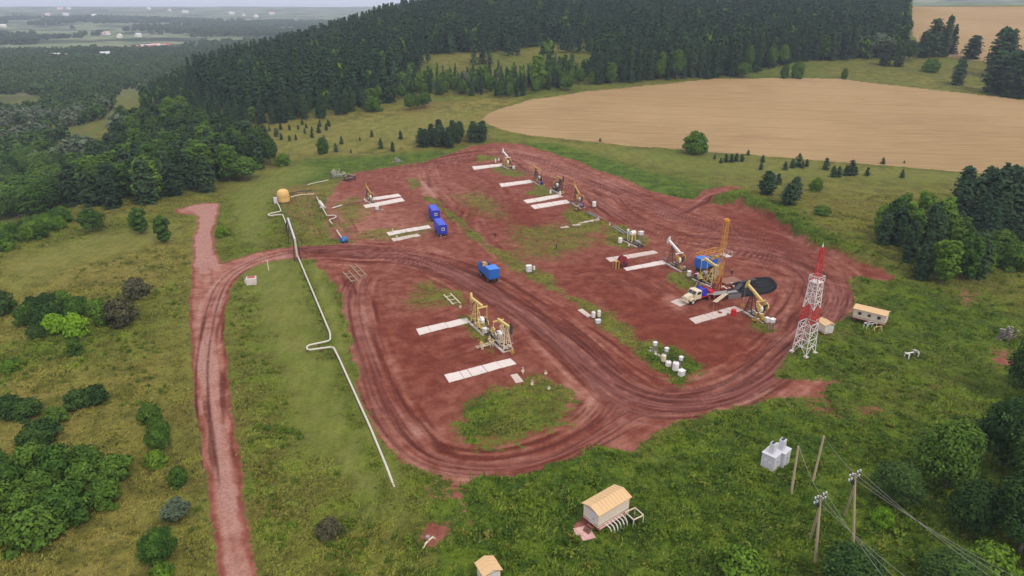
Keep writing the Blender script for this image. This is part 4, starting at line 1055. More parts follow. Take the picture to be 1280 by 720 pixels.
class MB:
    def __init__(s): s.v = []; s.f = []
    def box(s, c, d, rz=0.0, R=None):
        m = R if R is not None else Matrix.Rotation(rz, 3, 'Z')
        k = len(s.v)
        for x in (-.5, .5):
            for y in (-.5, .5):
                for z in (-.5, .5): s.v.append(Vector(c) + m @ Vector((x * d[0], y * d[1], z * d[2])))
        for q in ((0, 1, 3, 2), (4, 6, 7, 5), (0, 4, 5, 1), (2, 3, 7, 6), (0, 2, 6, 4), (1, 5, 7, 3)): s.f.append(tuple(k + i for i in q))
        return s
    def beam(s, a, b, w, h=None, up=(0, 0, 1)):
        a, b = Vector(a), Vector(b); d = b - a; L = d.length
        x = d.normalized(); u = Vector(up)
        if abs(x.dot(u)) > .98: u = Vector((1, 0, 0))
        y = u.cross(x).normalized(); z = x.cross(y)
        return s.box((a + b) / 2, (L, w, h or w), R=Matrix((x, y, z)).transposed())
    def tube(s, a, b, r, n=10, r2=None, cap=True):
        a, b = Vector(a), Vector(b); d = b - a; q = d.to_track_quat('Z', 'Y'); k = len(s.v); r2 = r if r2 is None else r2
        for c, rr in ((a, r), (b, r2)):
            for i in range(n):
                t = i * 2 * math.pi / n; s.v.append(c + q @ Vector((math.cos(t) * rr, math.sin(t) * rr, 0)))
        for i in range(n): s.f.append((k + i, k + (i + 1) % n, k + n + (i + 1) % n, k + n + i))
        if cap: s.f.append(tuple(k + i for i in range(n))[::-1]); s.f.append(tuple(k + n + i for i in range(n)))
        return s
    def path(s, pts, r, n=8):
        P_ = [Vector(p) for p in pts]; k0 = len(s.v); up = Vector((0, 0, 1))
        for i, p in enumerate(P_):
            d = (P_[min(i + 1, len(P_) - 1)] - P_[max(i - 1, 0)]).normalized()
            y = up.cross(d) if abs(d.z) < .95 else Vector((1, 0, 0)).cross(d); y.normalize(); z = d.cross(y)
            for j in range(n):
                t = j * 2 * math.pi / n; s.v.append(p + (y * math.cos(t) + z * math.sin(t)) * r)
        for i in range(len(P_) - 1):
            for j in range(n): s.f.append((k0 + i * n + j, k0 + i * n + (j + 1) % n, k0 + (i + 1) * n + (j + 1) % n, k0 + (i + 1) * n + j))
        s.f.append(tuple(range(k0, k0 + n))[::-1]); s.f.append(tuple(k0 + (len(P_) - 1) * n + j for j in range(n)))
        return s
    def prism(s, pts, a, b, axis='y'):
        """2D outline extruded between a and b along an axis (the outline lies in the other two)"""
        k = len(s.v); n = len(pts)
        for w in (a, b):
            for (u, v) in pts: s.v.append(Vector((u, w, v)) if axis == 'y' else Vector((w, u, v)) if axis == 'x' else Vector((u, v, w)))
        for i in range(n): s.f.append((k + i, k + (i + 1) % n, k + n + (i + 1) % n, k + n + i))
        s.f.append(tuple(k + i for i in range(n))[::-1]); s.f.append(tuple(k + n + i for i in range(n)))
        return s
    def mesh(s, name, mat, bev=0.0):
        bm = bmesh.new(); vs_ = [bm.verts.new(v) for v in s.v]
        for f in s.f:
            try: bm.faces.new([vs_[i] for i in f])
            except ValueError: pass
        bmesh.ops.recalc_face_normals(bm, faces=bm.faces)
        if bev: bmesh.ops.bevel(bm, geom=bm.edges[:], offset=bev, segments=1, affect='EDGES', clamp_overlap=True)
        me = bpy.data.meshes.new(name); bm.to_mesh(me); bm.free(); me.materials.append(M[mat] if isinstance(mat, str) else mat); return me
    def to(s, name, mat, parent=None, bev=0.0, loc=None, rz=0): return link(name, s.mesh(name, mat, bev), parent, loc, rz)

def thing(name, label, cat, p, rz=0, group=None):
    o = link(name, None, None, p, rz); o.empty_display_size = 0.5
    return tagset(o, label, cat, group)
def copy_tree(o, parent=None):
    c = o.copy(); COL.objects.link(c)
    if parent is not None: c.parent = parent
    for ch in list(o.children): copy_tree(ch, c)
    return c
def flatz(p, pts):
    return min(gz(p[0] + a, p[1] + b) for a, b in pts)

# --- concrete strips laid out for the workover rigs: four corner pixels each
def slab(quad, label, mat='concrete', plates=7, th=0.16, seed=0, skip=()):
    w = [P(*q) for q in quad]                     # two corners of one end, two of the other (a,b | c,d) with a-c and b-d along the strip
    a, b, c, d = w; ctr = (a + b + c + d) / 4; zt = max(gz(v.x, v.y) for v in w + [ctr]) + 0.05
    r = random.Random(seed); mb = MB()
    for i in range(plates):
        if i in skip: continue
        f0, f1 = (i + 0.015) / plates, (i + 0.985) / plates; j = r.uniform(-.012, .012)
        q = [a.lerp(c, f0), a.lerp(c, f1), b.lerp(d, f1), b.lerp(d, f0)]
        k = len(mb.v); dz = r.uniform(-.03, .03); off = Vector((r.uniform(-.06, .06), r.uniform(-.06, .06), 0))
        for z in (zt - th + dz - .5, zt + dz):
            for v in q: mb.v.append(Vector((v.x, v.y, z)) + off - Vector((ctr.x, ctr.y, 0)))
        for f in ((0, 1, 2, 3)[::-1], (4, 5, 6, 7), (0, 1, 5, 4), (1, 2, 6, 5), (2, 3, 7, 6), (3, 0, 4, 7)): mb.f.append(tuple(k + i_ for i_ in f))
    o = mb.to('concrete_slab', mat, None, 0.015, (ctr.x, ctr.y, 0))
    return tagset(o, label, 'concrete slab', 'concrete strips beside the wells')
slab([(590, 208.5), (592, 212.5), (627, 204.5), (630, 207.5)], 'white concrete strip of the farthest pump, alone', seed=1)
slab([(624, 230), (627, 234), (663, 225), (666, 228.5)], 'white concrete strip leading to the far pair of yellow pumps', seed=2)
slab([(654, 250.5), (659, 254.5), (697, 243), (704, 246)], 'upper strip of the two close white strips left of the single orange pump', seed=3)
slab([(663, 257), (668, 261.5), (708, 250), (713, 254)], 'lower strip of the two close white strips left of the single orange pump', seed=4)
slab([(454, 249), (457, 252.5), (498, 242.5), (502, 245.5)], 'upper of the two white strips under the small pump on the left', seed=5)
slab([(454, 256.5), (457, 260), (502, 247), (506, 251)], 'lower of the two white strips under the small pump on the left', seed=6)
slab([(483, 290.5), (486, 294.5), (536, 281.5), (539, 285)], 'white strip ending under the front blue trailer', seed=7)
slab([(489, 298.5), (492, 302), (522, 292.5), (526, 295.5)], 'brown stained strip below the one touching the blue trailer', 'conc2', seed=8)
slab([(757, 323), (763, 328), (817, 313.5), (823, 316.5)], 'worn strip under the cable reel beside the beamless pump', 'conc2', seed=9)
slab([(779, 335), (783, 338.5), (828, 325.5), (834, 329.5)], 'chipped white strip leading to the white beam pump', seed=10)
slab([(861, 398), (869, 404.5), (918, 382.5), (930, 387.5)], 'stained strip with the red barrel on it', 'conc2', 9, seed=11)
slab([(520, 411), (524, 418.5), (583, 397), (589, 402.5)], 'white strip in front of the near pair of yellow pumps', 'concrete', 9, seed=12)
slab([(555, 469), (561, 478.5), (638, 448), (646, 455)], 'nearest and largest white concrete strip of all', 'concrete', 9, seed=13)
for q, lab in (([(638, 469), (645, 479), (647, 467), (655, 477)], 'single brown plate right of the nearest strip'), ([(722, 388), (735, 397), (728, 386), (740, 395)], 'small pale plate left of the three white cabinets'), ([(838, 377), (850, 383), (848, 373), (862, 378)], 'pinkish plate before the truck bumper'),
               ([(808, 438), (828, 449), (814, 434), (835, 445)], 'cracked plate at the left end of the white cabinet row'), ([(838, 452), (850, 463), (842, 450), (854, 460)], 'narrow plate under the middle of the white cabinet row')):
    slab(q, lab, 'conc2', 2, seed=3)
r_ = random.Random(4)
for i, (x, y) in enumerate([(706, 284), (721, 281), (729, 278), (737, 276.5), (744, 275)]):
    p = P(x, y); mb = MB(); mb.box((0, 0, .02), (2.6, .9, .16), r_.uniform(-.3, .3)).box((.6, .4, .12), (1.3, .35, .1), .6)
    tagset(mb.to('concrete_plank', 'conc2', None, .01, p, 0.4), 'loose pale concrete plank in the row below the single orange pump', 'plank', 'loose concrete planks')

# --- pumping units
def pumpjack(px, rear, tilt, beamcol, bodycol, label, head='plain', scale=1.0, gbx='white', ladder=True, noses=True, beamless=False, headcol=None):
    """px: pixel of the well mouth; rear: pixel the motor end points at"""
    p = P(*px); rz = heading(px, rear)
    t = thing('pumpjack', label, 'pumpjack', (p.x, p.y, gz(p.x, p.y)), rz); t.scale = (scale,) * 3
    hc = headcol or beamcol
    MB().box((4.6, 0, .12), (6.2, 2.3, .34)).box((2.6, 0, .3), (1.6, 2.6, .25)).to('foundation', 'conc2', t, .03)
    sk = MB()
    for y in (-.62, .62): sk.beam((1.6, y, .42), (7.9, y, .42), .18, .30)
    for x in (1.7, 3.0, 4.4, 5.6, 6.8, 7.8): sk.beam((x, -.62, .42), (x, .62, .42), .16, .24)
    sk.to('skid', 'dark', t, .01)
    MB().tube((0, 0, -.2), (0, 0, 1.0), .16).tube((0, 0, .55), (0, 0, .72), .3).tube((0, 0, 1.0), (0, 0, 1.35), .11).tube((-.55, 0, .8), (.55, 0, .8), .08).tube((.55, 0, .8), (.62, 0, .8), .2, 12).tube((-.62, 0, .8), (-.55, 0, .8), .2, 12).tube((0, -.5, .95), (0, .5, .95), .06).to('wellhead', 'ochre' if beamcol != 'white' else 'steel', t, .0)
    if not beamless:
        top = Vector((2.35, 0, 4.9)); ps = MB()
        for y in (-1, 1):
            ps.beam((1.65, y * .85, .55), (2.3, y * .2, 4.8), .17, .17); ps.beam((3.6, y * .75, .55), (2.45, y * .2, 4.8), .15, .15)
            for k in (0.25, 0.5, 0.75):
                ps.beam((1.65 + .65 * k, y * (.85 - .65 * k), .55 + 4.25 * k), (3.6 - 1.15 * k, y * (.75 - .55 * k), .55 + 4.25 * k), .07)
        for k in (0.15, 0.4, 0.65, .85):
            ps.beam((1.65 + .65 * k, -(.85 - .65 * k), .55 + 4.25 * k), (1.65 + .65 * k, (.85 - .65 * k), .55 + 4.25 * k), .09)
        ps.box((2.38, 0, 4.85), (.5, .6, .14)); ps.to('samson_post', bodycol if bodycol != 'white' else 'dark', t)
        if ladder:
            ld = MB()
            for y in (-.2, .2): ld.beam((1.48, y - .0, .5), (2.05, y, 4.8), .045)
            for k in range(11): f = (k + .5) / 11; ld.beam((1.48 + .57 * f, -.2, .5 + 4.3 * f), (1.48 + .57 * f, .2, .5 + 4.3 * f), .035)
            ld.to('ladder', bodycol, t)
        ca, sa = math.cos(tilt), math.sin(tilt)
        def B(x, z, y=0): return Vector((top.x + x * ca + z * sa, y, top.z + .22 - x * sa + z * ca))
        bmj = MB()
        k = len(bmj.v)
        bmj.beam(B(-2.05, .12), B(3.1, .12), .30, .46)
        bmj.beam(B(-2.05, .36), B(3.1, .36), .42, .05); bmj.beam(B(-2.05, -.12), B(3.1, -.12), .42, .05)
        bmj.to('walking_beam', beamcol, t, .01)
        MB().tube(B(0, -.2, -.38), B(0, -.2, .38), .16, 12).to('saddle_bearing', 'dark', t)
        # horse head: curved sector in front of the beam
        hd = MB(); pts = []
        for i in range(9):
            a_ = -0.52 + 1.04 * i / 8; pts.append((-2.35 * math.cos(a_), 2.35 * math.sin(a_)))
        pts2 = [(-1.95, 1.05), (-1.78, .45), (-1.78, -.25), (-1.95, -.85)][::1]
        prof = pts + pts2
        for y0, y1 in ((-.20, .20),):
            kk = len(hd.v); n_ = len(prof)
            for y in (y0, y1):
                for (x, z) in prof: hd.v.append(B(x, z + .12, y))
            for i in range(n_): hd.f.append((kk + i, kk + (i + 1) % n_, kk + n_ + (i + 1) % n_, kk + n_ + i))
            hd.f.append(tuple(kk + i for i in range(n_))[::-1]); hd.f.append(tuple(kk + n_ + i for i in range(n_)))
        hd.to('horse_head', hc, t)
        hz = B(-2.35, 0.12)
        br = MB()
        for y in (-.12, .12): br.beam((hz.x - .04, y, hz.z), (-.02 if abs(hz.x) < .4 else hz.x, y, 2.5), .035)
        br.box((0, 0, 2.45), (.22, .5, .12)).tube((0, 0, 1.3), (0, 0, 2.45), .03, 6); br.to('bridle', 'steel', t)
        eq = B(3.0, -.12)
        MB().beam(eq + Vector((0, -1.15, 0)), eq + Vector((0, 1.15, 0)), .24, .24).to('equalizer', beamcol, t, .01)
        cr_a = 0.7 if tilt > 0 else -1.2
        ctr = Vector((5.0, 0, 2.35)); pin = ctr + Vector((math.cos(cr_a) * .9, 0, math.sin(cr_a) * .9 - .0))
        for y in (-1, 1):
            MB().tube(eq + Vector((0, y * 1.02, 0)), Vector((pin.x, y * 1.02, pin.z)), .065, 7).to('pitman_arm', bodycol if beamcol != 'white' else 'cream', t)
            cm = MB(); u = Vector((math.cos(cr_a), 0, math.sin(cr_a))); w_ = Vector((-u.z, 0, u.x)); c0 = ctr + Vector((0, y * .80, 0))
            cm.beam(c0 - u * .4, c0 + u * 1.55, .16, .34)
            cm.to('crank', bodycol, t)
            cw = MB(); c1 = c0 + u * .95
            prof = [(c1 + w_ * (s1 * .95) + u * q) for s1, q in ((-1, -.35), (-.75, .45), (0, .72), (.75, .45), (1, -.35), (.4, -.5), (-.4, -.5))]
            kk = 0
            for yy in (.08, .30):
                for v in prof: cw.v.append(v + Vector((0, y * yy, 0)))
            n_ = len(prof)
            for i in range(n_): cw.f.append((i, (i + 1) % n_, n_ + (i + 1) % n_, n_ + i))
            cw.f.append(tuple(range(n_))[::-1]); cw.f.append(tuple(n_ + i for i in range(n_)))
            cw.to('counterweight', 'ochre' if beamcol == 'white' else beamcol, t, .02)
    gb = MB()
    for y in (-.5, .5): gb.beam((4.4, y, .55), (4.6, y * .8, 1.7), .14); gb.beam((5.6, y, .55), (5.4, y * .8, 1.7), .14)
    gb.beam((4.3, 0, .62), (5.7, 0, .62), .9, .1); gb.box((5.0, 0, 1.7), (1.3, 1.05, .12))
    gb.to('gearbox_stand', bodycol, t)
    MB().prism([(4.4, 1.76), (5.7, 1.76), (5.75, 2.4), (5.4, 2.85), (4.7, 2.85), (4.35, 2.4)], -.36, .36).tube((5.0, -.8, 2.35), (5.0, .8, 2.35), .14, 10).to('gearbox', gbx, t, .03)
    MB().tube((5.5, .52, 2.2), (5.5, .66, 2.2), .5, 18).tube((7.3, .52, 1.0), (7.3, .66, 1.0), .22, 14).beam((5.5, .59, 2.70), (7.3, .59, 1.22), .1, .03).beam((5.4, .59, 1.72), (7.3, .59, .78), .1, .03).to('belt_drive', 'dark', t)
    MB().tube((7.3, -.35, 1.0), (7.3, .45, 1.0), .32, 12).box((7.3, 0, .68), (.7, .6, .1)).box((7.3, -.05, 1.38), (.3, .3, .16)).to('motor', 'dblue' if gbx == 'steel' else 'steel', t, .01)
    MB().prism([(6.6, .62), (8.0, .62), (7.9, 1.5), (6.9, 1.6)], -.82, -.76).beam((6.3, -.9, 1.25), (8.0, -.9, 1.25), .05).beam((6.3, -.9, .6), (6.3, -.9, 1.25), .05).beam((8.0, -.9, .6), (8.0, -.9, 1.25), .05).to('guard_rail', beamcol if beamcol != 'white' else 'yellow', t)
    return t
pumpjack((628, 206.5), (641, 213), 0.30, 'white', 'yellow', 'white beamed pumpjack farthest from the camera at the top of the pad')
pumpjack((667, 226), (684, 236), -0.02, 'ochre', 'dark', 'yellow pumpjack of the far pair, the one with its head on the left', gbx='steel')
pumpjack((704, 243.5), (687, 234), 0.02, 'ochre', 'dark', 'yellow pumpjack of the far pair, the one with its dark head on the right', headcol='dark')
pumpjack((716, 253), (733, 264), 0.42, 'ochre', 'rust', 'single orange pumpjack with steeply tilted beam left of a white barrel', gbx='steel')
pumpjack((832, 327), (868, 346), 0.36, 'white', 'rust', 'white beamed pumpjack left of the workover rig', gbx='white')
pumpjack((899, 362), (872, 350), -0.22, 'pyellow', 'pyellow', 'yellow pumpjack under the mast of the workover rig', gbx='steel')
pumpjack((928, 386), (966, 408), 0.38, 'pyellow', 'dark', 'yellow pumpjack beside the red barrel at the right end of the row', gbx='white')
pumpjack((589, 400), (614, 422), -0.02, 'pyellow', 'pyellow', 'yellow pumpjack of the near pair, the one farther from the camera', gbx='white')
pumpjack((640, 444), (613, 421), 0.04, 'pyellow', 'cream', 'yellow pumpjack of the near pair with its dark head by the nearest slab', gbx='white', headcol='dark', ladder=True)
pumpjack((458, 249), (474, 259), 0.42, 'ochre', 'dark', 'small orange headed pumpjack between white strips on the left side of the pad', scale=0.8, gbx='white')
# beamless unit
p = P(790, 305); t = thing('pump_skid', 'beamless yellow pump frame with white drum on a black skid', 'pump frame', p, heading((780, 300), (806, 312)))
MB().box((0, 0, .15), (6.4, 2.2, .3)).to('base', 'conc2', t, .02)
q = MB()
for y in (-.6, .6): q.beam((-3, y, .45), (4.2, y, .45), .2, .32)
for x in (-2.8, -1.4, 0, 1.4, 2.8, 4): q.beam((x, -.6, .45), (x, .6, .45), .16, .25)
q.to('skid', 'dark', t)
q = MB()
for x, y in ((-.7, -.6), (-.7, .6), (.6, -.6), (.6, .6)): q.beam((x, y, .6), (x * .7, y * .8, 2.6), .22)
q.box((0, 0, 2.65), (1.3, 1.2, .14)).to('gearbox_stand', 'pyellow', t)
MB().tube((0, -.7, 3.1), (0, .7, 3.1), .62, 14).to('drum', 'white', t)
MB().tube((-2.2, .1, .6), (-2.2, .1, 2.9), .12, 8).tube((-2.2, .1, 2.9), (-2.2, .1, 3.5), .35, 10).to('vent_stack', 'white', t)
MB().box((2.2, 0, 1.1), (1.3, .9, .9)).tube((2.8, 0, 1.2), (3.6, 0, 1.2), .35).to('motor', 'steel', t, .03)
# pump gear and pulleys lying on the worn strip
p = P(775, 334); t = thing('cable_reel', 'dark red cable reel with yellow legs standing on the worn strip', 'cable reel', p, heading((775, 334), (790, 330)))
q = MB()
for x in (-1.9, -.9):
    for y in (-.5, .5): q.beam((x, y, 0), (x + .1, y * .8, 1.9), .24)
q.beam((-1.9, 0, 1.9), (-.8, 0, 1.9), .8, .16).to('stand', 'ochre', t)
MB().tube((.6, -.55, 1.7), (.6, -.4, 1.7), 1.25, 22).tube((.6, .4, 1.7), (.6, .55, 1.7), 1.25, 22).tube((.6, -.4, 1.7), (.6, .4, 1.7), .75, 18).to('reel', 'dred', t)
MB().beam((-.2, -.7, 0), (.6, -.7, 1.7), .12).beam((1.5, -.7, 0), (.6, -.7, 1.7), .12).beam((-.2, .7, 0), (.6, .7, 1.7), .12).beam((1.5, .7, 0), (.6, .7, 1.7), .12).box((1.7, 0, .55), (.9, .9, .8)).box((-.2, .1, .5), (.5, .5, .7)).to('frame', 'dark', t)

# --- small white equipment
def tank(px, h, r, label, mat='white', stand=0.3, group=None, cat='tank'):
    h *= .85; r *= .85
    p = P(*px); t = thing('tank', label, cat, p, 0, group)
    n = 16; mb = MB(); prof = [(r * .8, stand), (r, stand + .12), (r, h - .15), (r * .82, h), (0.12, h + .06)]
    for (ra, za), (rb, zb_) in zip(prof, prof[1:]):
        k = len(mb.v)
        for rr, z in ((ra, za), (rb, zb_)):
            for i in range(n): mb.v.append(Vector((math.cos(i * 2 * math.pi / n) * rr, math.sin(i * 2 * math.pi / n) * rr, z)))
        for i in range(n): mb.f.append((k + i, k + (i + 1) % n, k + n + (i + 1) % n, k + n + i))
    mb.to('body', mat, t)
    lg = MB()
    for i in range(3): a = i * 2.094 + .4; lg.beam((math.cos(a) * r * .75, math.sin(a) * r * .75, -.1), (math.cos(a) * r * .75, math.sin(a) * r * .75, stand + .2), .1)
    lg.box((0, 0, stand + .06), (r * 1.1, r * 1.1, .1)); lg.to('leg_frame', 'steel', t)
    MB().tube((0, 0, h), (0, 0, h + .22), .1, 8).to('cap', 'steel', t)
    return t
def cabinet(px, d, label, rz=0.5, mat='white', leg=0.35, name='cabinet', cat='cabinet', group=None):
    d = tuple(k * .8 for k in d)
    p = P(*px); t = thing(name, label, cat, p, rz, group)
    MB().box((0, 0, leg + d[2] / 2), d).to('body', mat, t, .03)
    MB().box((0, 0, leg + d[2] + .04), (d[0] + .14, d[1] + .14, .07)).to('lid', mat, t, .01)
    MB().box((0, -d[1] / 2 - .02, leg + d[2] * .5), (d[0] * .82, .04, d[2] * .84)).to('door', 'lconc', t, .005)
    MB().box((d[0] * .3, -d[1] / 2 - .055, leg + d[2] * .5), (.05, .04, .22)).to('handle', 'dark', t)
    lg = MB()
    for x in (-1, 1):
        for y in (-1, 1): lg.beam((x * d[0] * .42, y * d[1] * .42, -.15), (x * d[0] * .42, y * d[1] * .42, leg), .09)
    lg.to('leg_frame', 'steel', t)
    return t
cabinet((661, 341), (1.5, 1.3, 1.9), 'bright white cabinet on the grass strip with a thin barrel beside it', 0.35)
tank((667.5, 339), 1.6, .32, 'thin pale barrel right of the bright white cabinet')
tank((741.5, 398), 1.9, .5, 'tall white tank, left one of three by the pale plate')
tank((748.5, 397), 2.0, .42, 'slim white tank right of its taller twin by the pale plate')
cabinet((747.5, 404), (1.2, .9, .9), 'low grey cabinet in front of two white tanks', 0.2, 'lconc', .1)
cabinet((818, 441), (.8, .7, .8), 'white box on a tall stand at the left end of the cabinet row', .4, leg=1.5)
tank((829, 453), 1.9, .55, 'cream tank third from the left in the cabinet row', 'cream')
cabinet((832.5, 446), (.75, .65, .8), 'small white box on a stand behind the cream tank', .4, leg=1.2)
tank((835, 459), 1.5, .62, 'squat white tank between cream tank and tall tank', 'white')
tank((844, 464), 2.2, .68, 'tallest white tank of the cabinet row', 'white')
cabinet((850.5, 457), (.75, .65, .8), 'small white box on a stand behind the tallest tank', .5, leg=1.2)
cabinet((851.5, 470), (1.3, 1.1, 1.2), 'white cabinet nearest the camera at the right end of the row', .6, leg=.2)
tank((742.5, 259.5), 2.3, .75, 'white barrel right of the single orange pumpjack')
tank((775, 305), 2.1, .65, 'white tank left of the beamless pump frame')
cabinet((800.5, 302), (1.6, 1.0, 1.1), 'white panel box raised on posts behind the beamless pump frame', .6, leg=1.9)
tank((786, 309), 1.1, .25, 'thin white bollard tank before the beamless pump frame')
cabinet((861, 346), (1.0, .8, 1.5), 'white and blue control cabinet behind the white beam pump', .6)
cabinet((871, 349), (.9, .7, 1.4), 'light grey control cabinet nearer to the yellow pump under the mast', .6, 'lconc')
cabinet((958, 405), (.9, .8, 1.2), 'white and blue control cabinet behind the right end pump', .5)
cabinet((963.5, 413), (1.3, .9, .9), 'white box on long legs at the right end pump', .5, leg=1.7)
cabinet((642, 212), (1.1, .9, 1.2), 'small white cabinet behind the farthest pump', .4)
tank((619.5, 204), 2.1, .28, 'thin white post tank left of the farthest pump')
tank((623.5, 202), 1.6, .3, 'short white post tank nearest the farthest pump')
cabinet((471.5, 263), (1.2, .9, 1.4), 'white cabinet at the small pump on the left side', .4)
tank((478, 263), .6, .3, 'tiny white drum right of the small left pump')
tank((688, 243), 1.9, .35, 'white cylinder between the far pair of pumps')
tank((700, 246), 2.2, .4, 'white cylinder under the dark head of the far pair')
cabinet((606, 418), (.9, .8, 1.3), 'white cabinet between the near pair of pumps', .7)
# wellhead stubs
def stub(px, h, label, rz=0):
    h *= .75
    p = P(*px); t = thing('well_stub', label, 'wellhead', p, rz)
    MB().tube((0, 0, -.2), (0, 0, h), .12, 8).tube((-.3, 0, h * .6), (.3, 0, h * .6), .07, 8).tube((0, 0, h * .35), (0, 0, h * .42), .26, 10).to('pipe', 'cream', t)
    MB().tube((0, 0, h), (0, 0, h + .05), .2, 12).tube((.3, 0, h * .6), (.35, 0, h * .6), .13, 10).to('handwheel', 'steel', t)
for px, h, lab in (((653.5, 467), 1.6, 'white T shaped well stub above the brown plate'), ((665, 482), 1.4, 'white well stub in the grass island'), ((682, 468), 1.0, 'small pale stub at the top of the grass island'), ((575.5, 386), .9, 'short stub at the end of the two rails'), ((748, 275), 1.4, 'white stub at the end of the double pipe'), ((762, 283), 1.5, 'white T stub above the beamless pump frame'),
                   ((496, 297), 1.0, 'white stub between the two strips left of the trailers'), ((491, 291), 1.8, 'dark stub on the strip end left of the trailers'), ((686, 487), .8, 'low stub in the middle of the grass island')):
    stub(px, h, lab, .4)
# twin rails / pipe pairs
def pipepair(a, b, label, gap=1.0, r=.16, mat='steel'):
    u, v = P(*a), P(*b); d = (v - u); n_ = Vector((-d.y, d.x, 0)).normalized() * gap / 2; c = (u + v) / 2; mb = MB()
    for s in (-1, 1): mb.path([u + n_ * s + Vector((0, 0, .3)) - c, c + n_ * s + Vector((0, 0, .32)) - c, v + n_ * s + Vector((0, 0, .3)) - c], r)
    for f in (.15, .5, .85): w_ = u.lerp(v, f) - c; mb.beam(w_ - n_ * 1.3 + Vector((0, 0, .1)), w_ + n_ * 1.3 + Vector((0, 0, .1)), .15, .2)
    tagset(mb.to('pipe_pair', mat, None, 0, c), label, 'pipes')
pipepair((735, 266), (750, 274), 'two grey pipes running from the single orange pump')
pipepair((767, 284), (782, 294), 'two grey pipes running to the beamless pump frame')
pipepair((559, 369), (571, 382), 'two cream rails on a grass patch behind the near pumps', 1.6, .14, 'cream')
pipepair((432, 340), (444, 353), 'two pale planks set slantwise in the mud', 1.4, .12, 'wood')
pipepair((441, 332), (455, 346), 'two pale planks farther up the mud', 1.4, .12, 'wood')
# small pipework tangles at wells on the left edge
def tangle(px, label, n=9, s=1.0, seed=0, mats=('dark', 'cream')):
    p = P(*px); r = random.Random(seed); t = thing('valve_rack', label, 'pipework', p, .5); a, b = MB(), MB()
    for i in range(n):
        x, y = r.uniform(-2.4, 2.4) * s, r.uniform(-1, 1) * s; h = r.uniform(1.2, 3.0) * s
        a.tube((x, y, -.1), (x, y, h), .09, 6); a.tube((x - .3, y, h * .8), (x + .3, y, h * .8), .14, 6)
        b.tube((x, y, h), (x, y, h + .06), .24, 8).to('handwheel', mats[1], t); b = MB()
        if i % 2: a.tube((x, y, h * .5), (r.uniform(-2.4, 2.4) * s, y + r.uniform(-.5, .5), h * .5), .07, 6)
    a.beam((-2.6 * s, 0, .35), (2.6 * s, 0, .35), .2).beam((-2.6 * s, .8 * s, .35), (2.6 * s, .8 * s, .35), .15)
    a.to('pipes', mats[0], t)
tangle((424, 222), 'grey cluster of valves farthest left at the pad corner', 16, 1.1, 1, ('steel', 'cream'))
tangle((437, 226), 'dark cluster of valves with a cream pipe at the pad corner', 12, 1.0, 2)
tangle((497, 203), 'grey bare pipe frame alone in the grass behind the pad', 7, .8, 3, ('steel', 'steel'))
tangle((607, 434), 'tan valve set before the near pair of pumps', 7, .7, 4, ('cream', 'ochre'))
tangle((882, 352), 'cluster of hoses and valves between rig and pumps', 10, .9, 5, ('dark', 'cream'))
tangle((890, 366), 'dark and red tangle of rods right behind the truck winch', 11, .9, 8, ('dark', 'red'))
tangle((907, 366), 'red rodded clutter between truck rear and mud pit', 9, .8, 9, ('dred', 'cream'))
tangle((950, 401), 'tan valve set in front of the right end pump', 8, .7, 10, ('ochre', 'cream'))
tangle((723, 264), 'brown valve set at the foot of the single orange pump', 7, .7, 11, ('rust', 'cream'))
tangle((1257, 424), 'grey heap of rods in the grass near the right border', 12, .9, 6, ('grey', 'steel'))

# --- pipelines
def pipeline(pix, r, label, mat='insul', h=.9, supports=True, hs=None):
    pts = []
    for i, q in enumerate(pix):
        g = P(*q); pts.append(Vector((g.x, g.y, gz(g.x, g.y) + (hs[i] if hs else h))))
    dense = []
    for a, b in zip(pts, pts[1:]):
        n_ = max(1, int((b - a).length / 6))
        d = (b - a).normalized(); e = min(.5, (b - a).length * .2)
        dense.append(a + d * e)
        for k in range(1, n_): dense.append(a.lerp(b, k / n_))
        dense.append(b - d * e)
    o = dense[0].copy(); o.z = gz(o.x, o.y)
    t = thing('pipeline', label, 'pipeline', o)
    MB().path([v - o for v in dense], r, 10).to('pipe', mat, t)
    if supports:
        sp = MB()
        for a, b in zip(pts, pts[1:]):
            n_ = max(1, int((b - a).length / 7))
            for k in range(n_):
                v = a.lerp(b, (k + .5) / n_); g = gz(v.x, v.y)
                if v.z - g > .35: sp.beam(Vector((v.x, v.y, g - .3)) - o, Vector((v.x, v.y, v.z - r)) - o, .22); sp.box(Vector((v.x, v.y, v.z - r - .03)) - o, (.6, .6, .08))
        if sp.v: sp.to('support', 'rust', t)
    return t
pipeline([(372, 322), (413, 420), (413.5, 430), (384, 437), (385, 443), (417, 438), (424, 451), (440, 486), (463, 536), (484, 586), (499, 624)], .17, 'long white pipeline with a square loop crossing the meadow', hs=[.9, .9, .9, .9, .9, .9, .7, .5, .35, .15, -.3])
pipeline([(346, 254), (352, 267), (336, 270.5), (336, 273), (353.5, 271), (361, 290)], .17, 'white pipeline with a loop between the yellow tank and the dark crossing')
pipeline([(396, 249), (409, 273), (420, 272.5), (420.5, 275.5), (411.5, 278), (416, 284)], .15, 'thin cream pipeline with a small loop left of the small pump')
pipeline([(421, 291), (430, 305)], .18, 'short cream pipe ending at the blue barrel')
pipeline([(384, 234), (388, 232), (412, 226.5)], .13, 'thin cream pipe pointing at the valve clusters', h=.5)
pipeline([(414, 262), (429, 257.5)], .2, 'white branch pipe left of the small pump strips', h=.4)
pipeline([(429, 257.5), (456, 252)], .12, 'thin brown pipe from the white branch to the small pump', mat='rust', h=.3)
pipeline([(358, 247), (375, 243.5), (392, 243)], .15, 'dark pipe bridge behind the yellow tank', mat='dark', h=1.2)
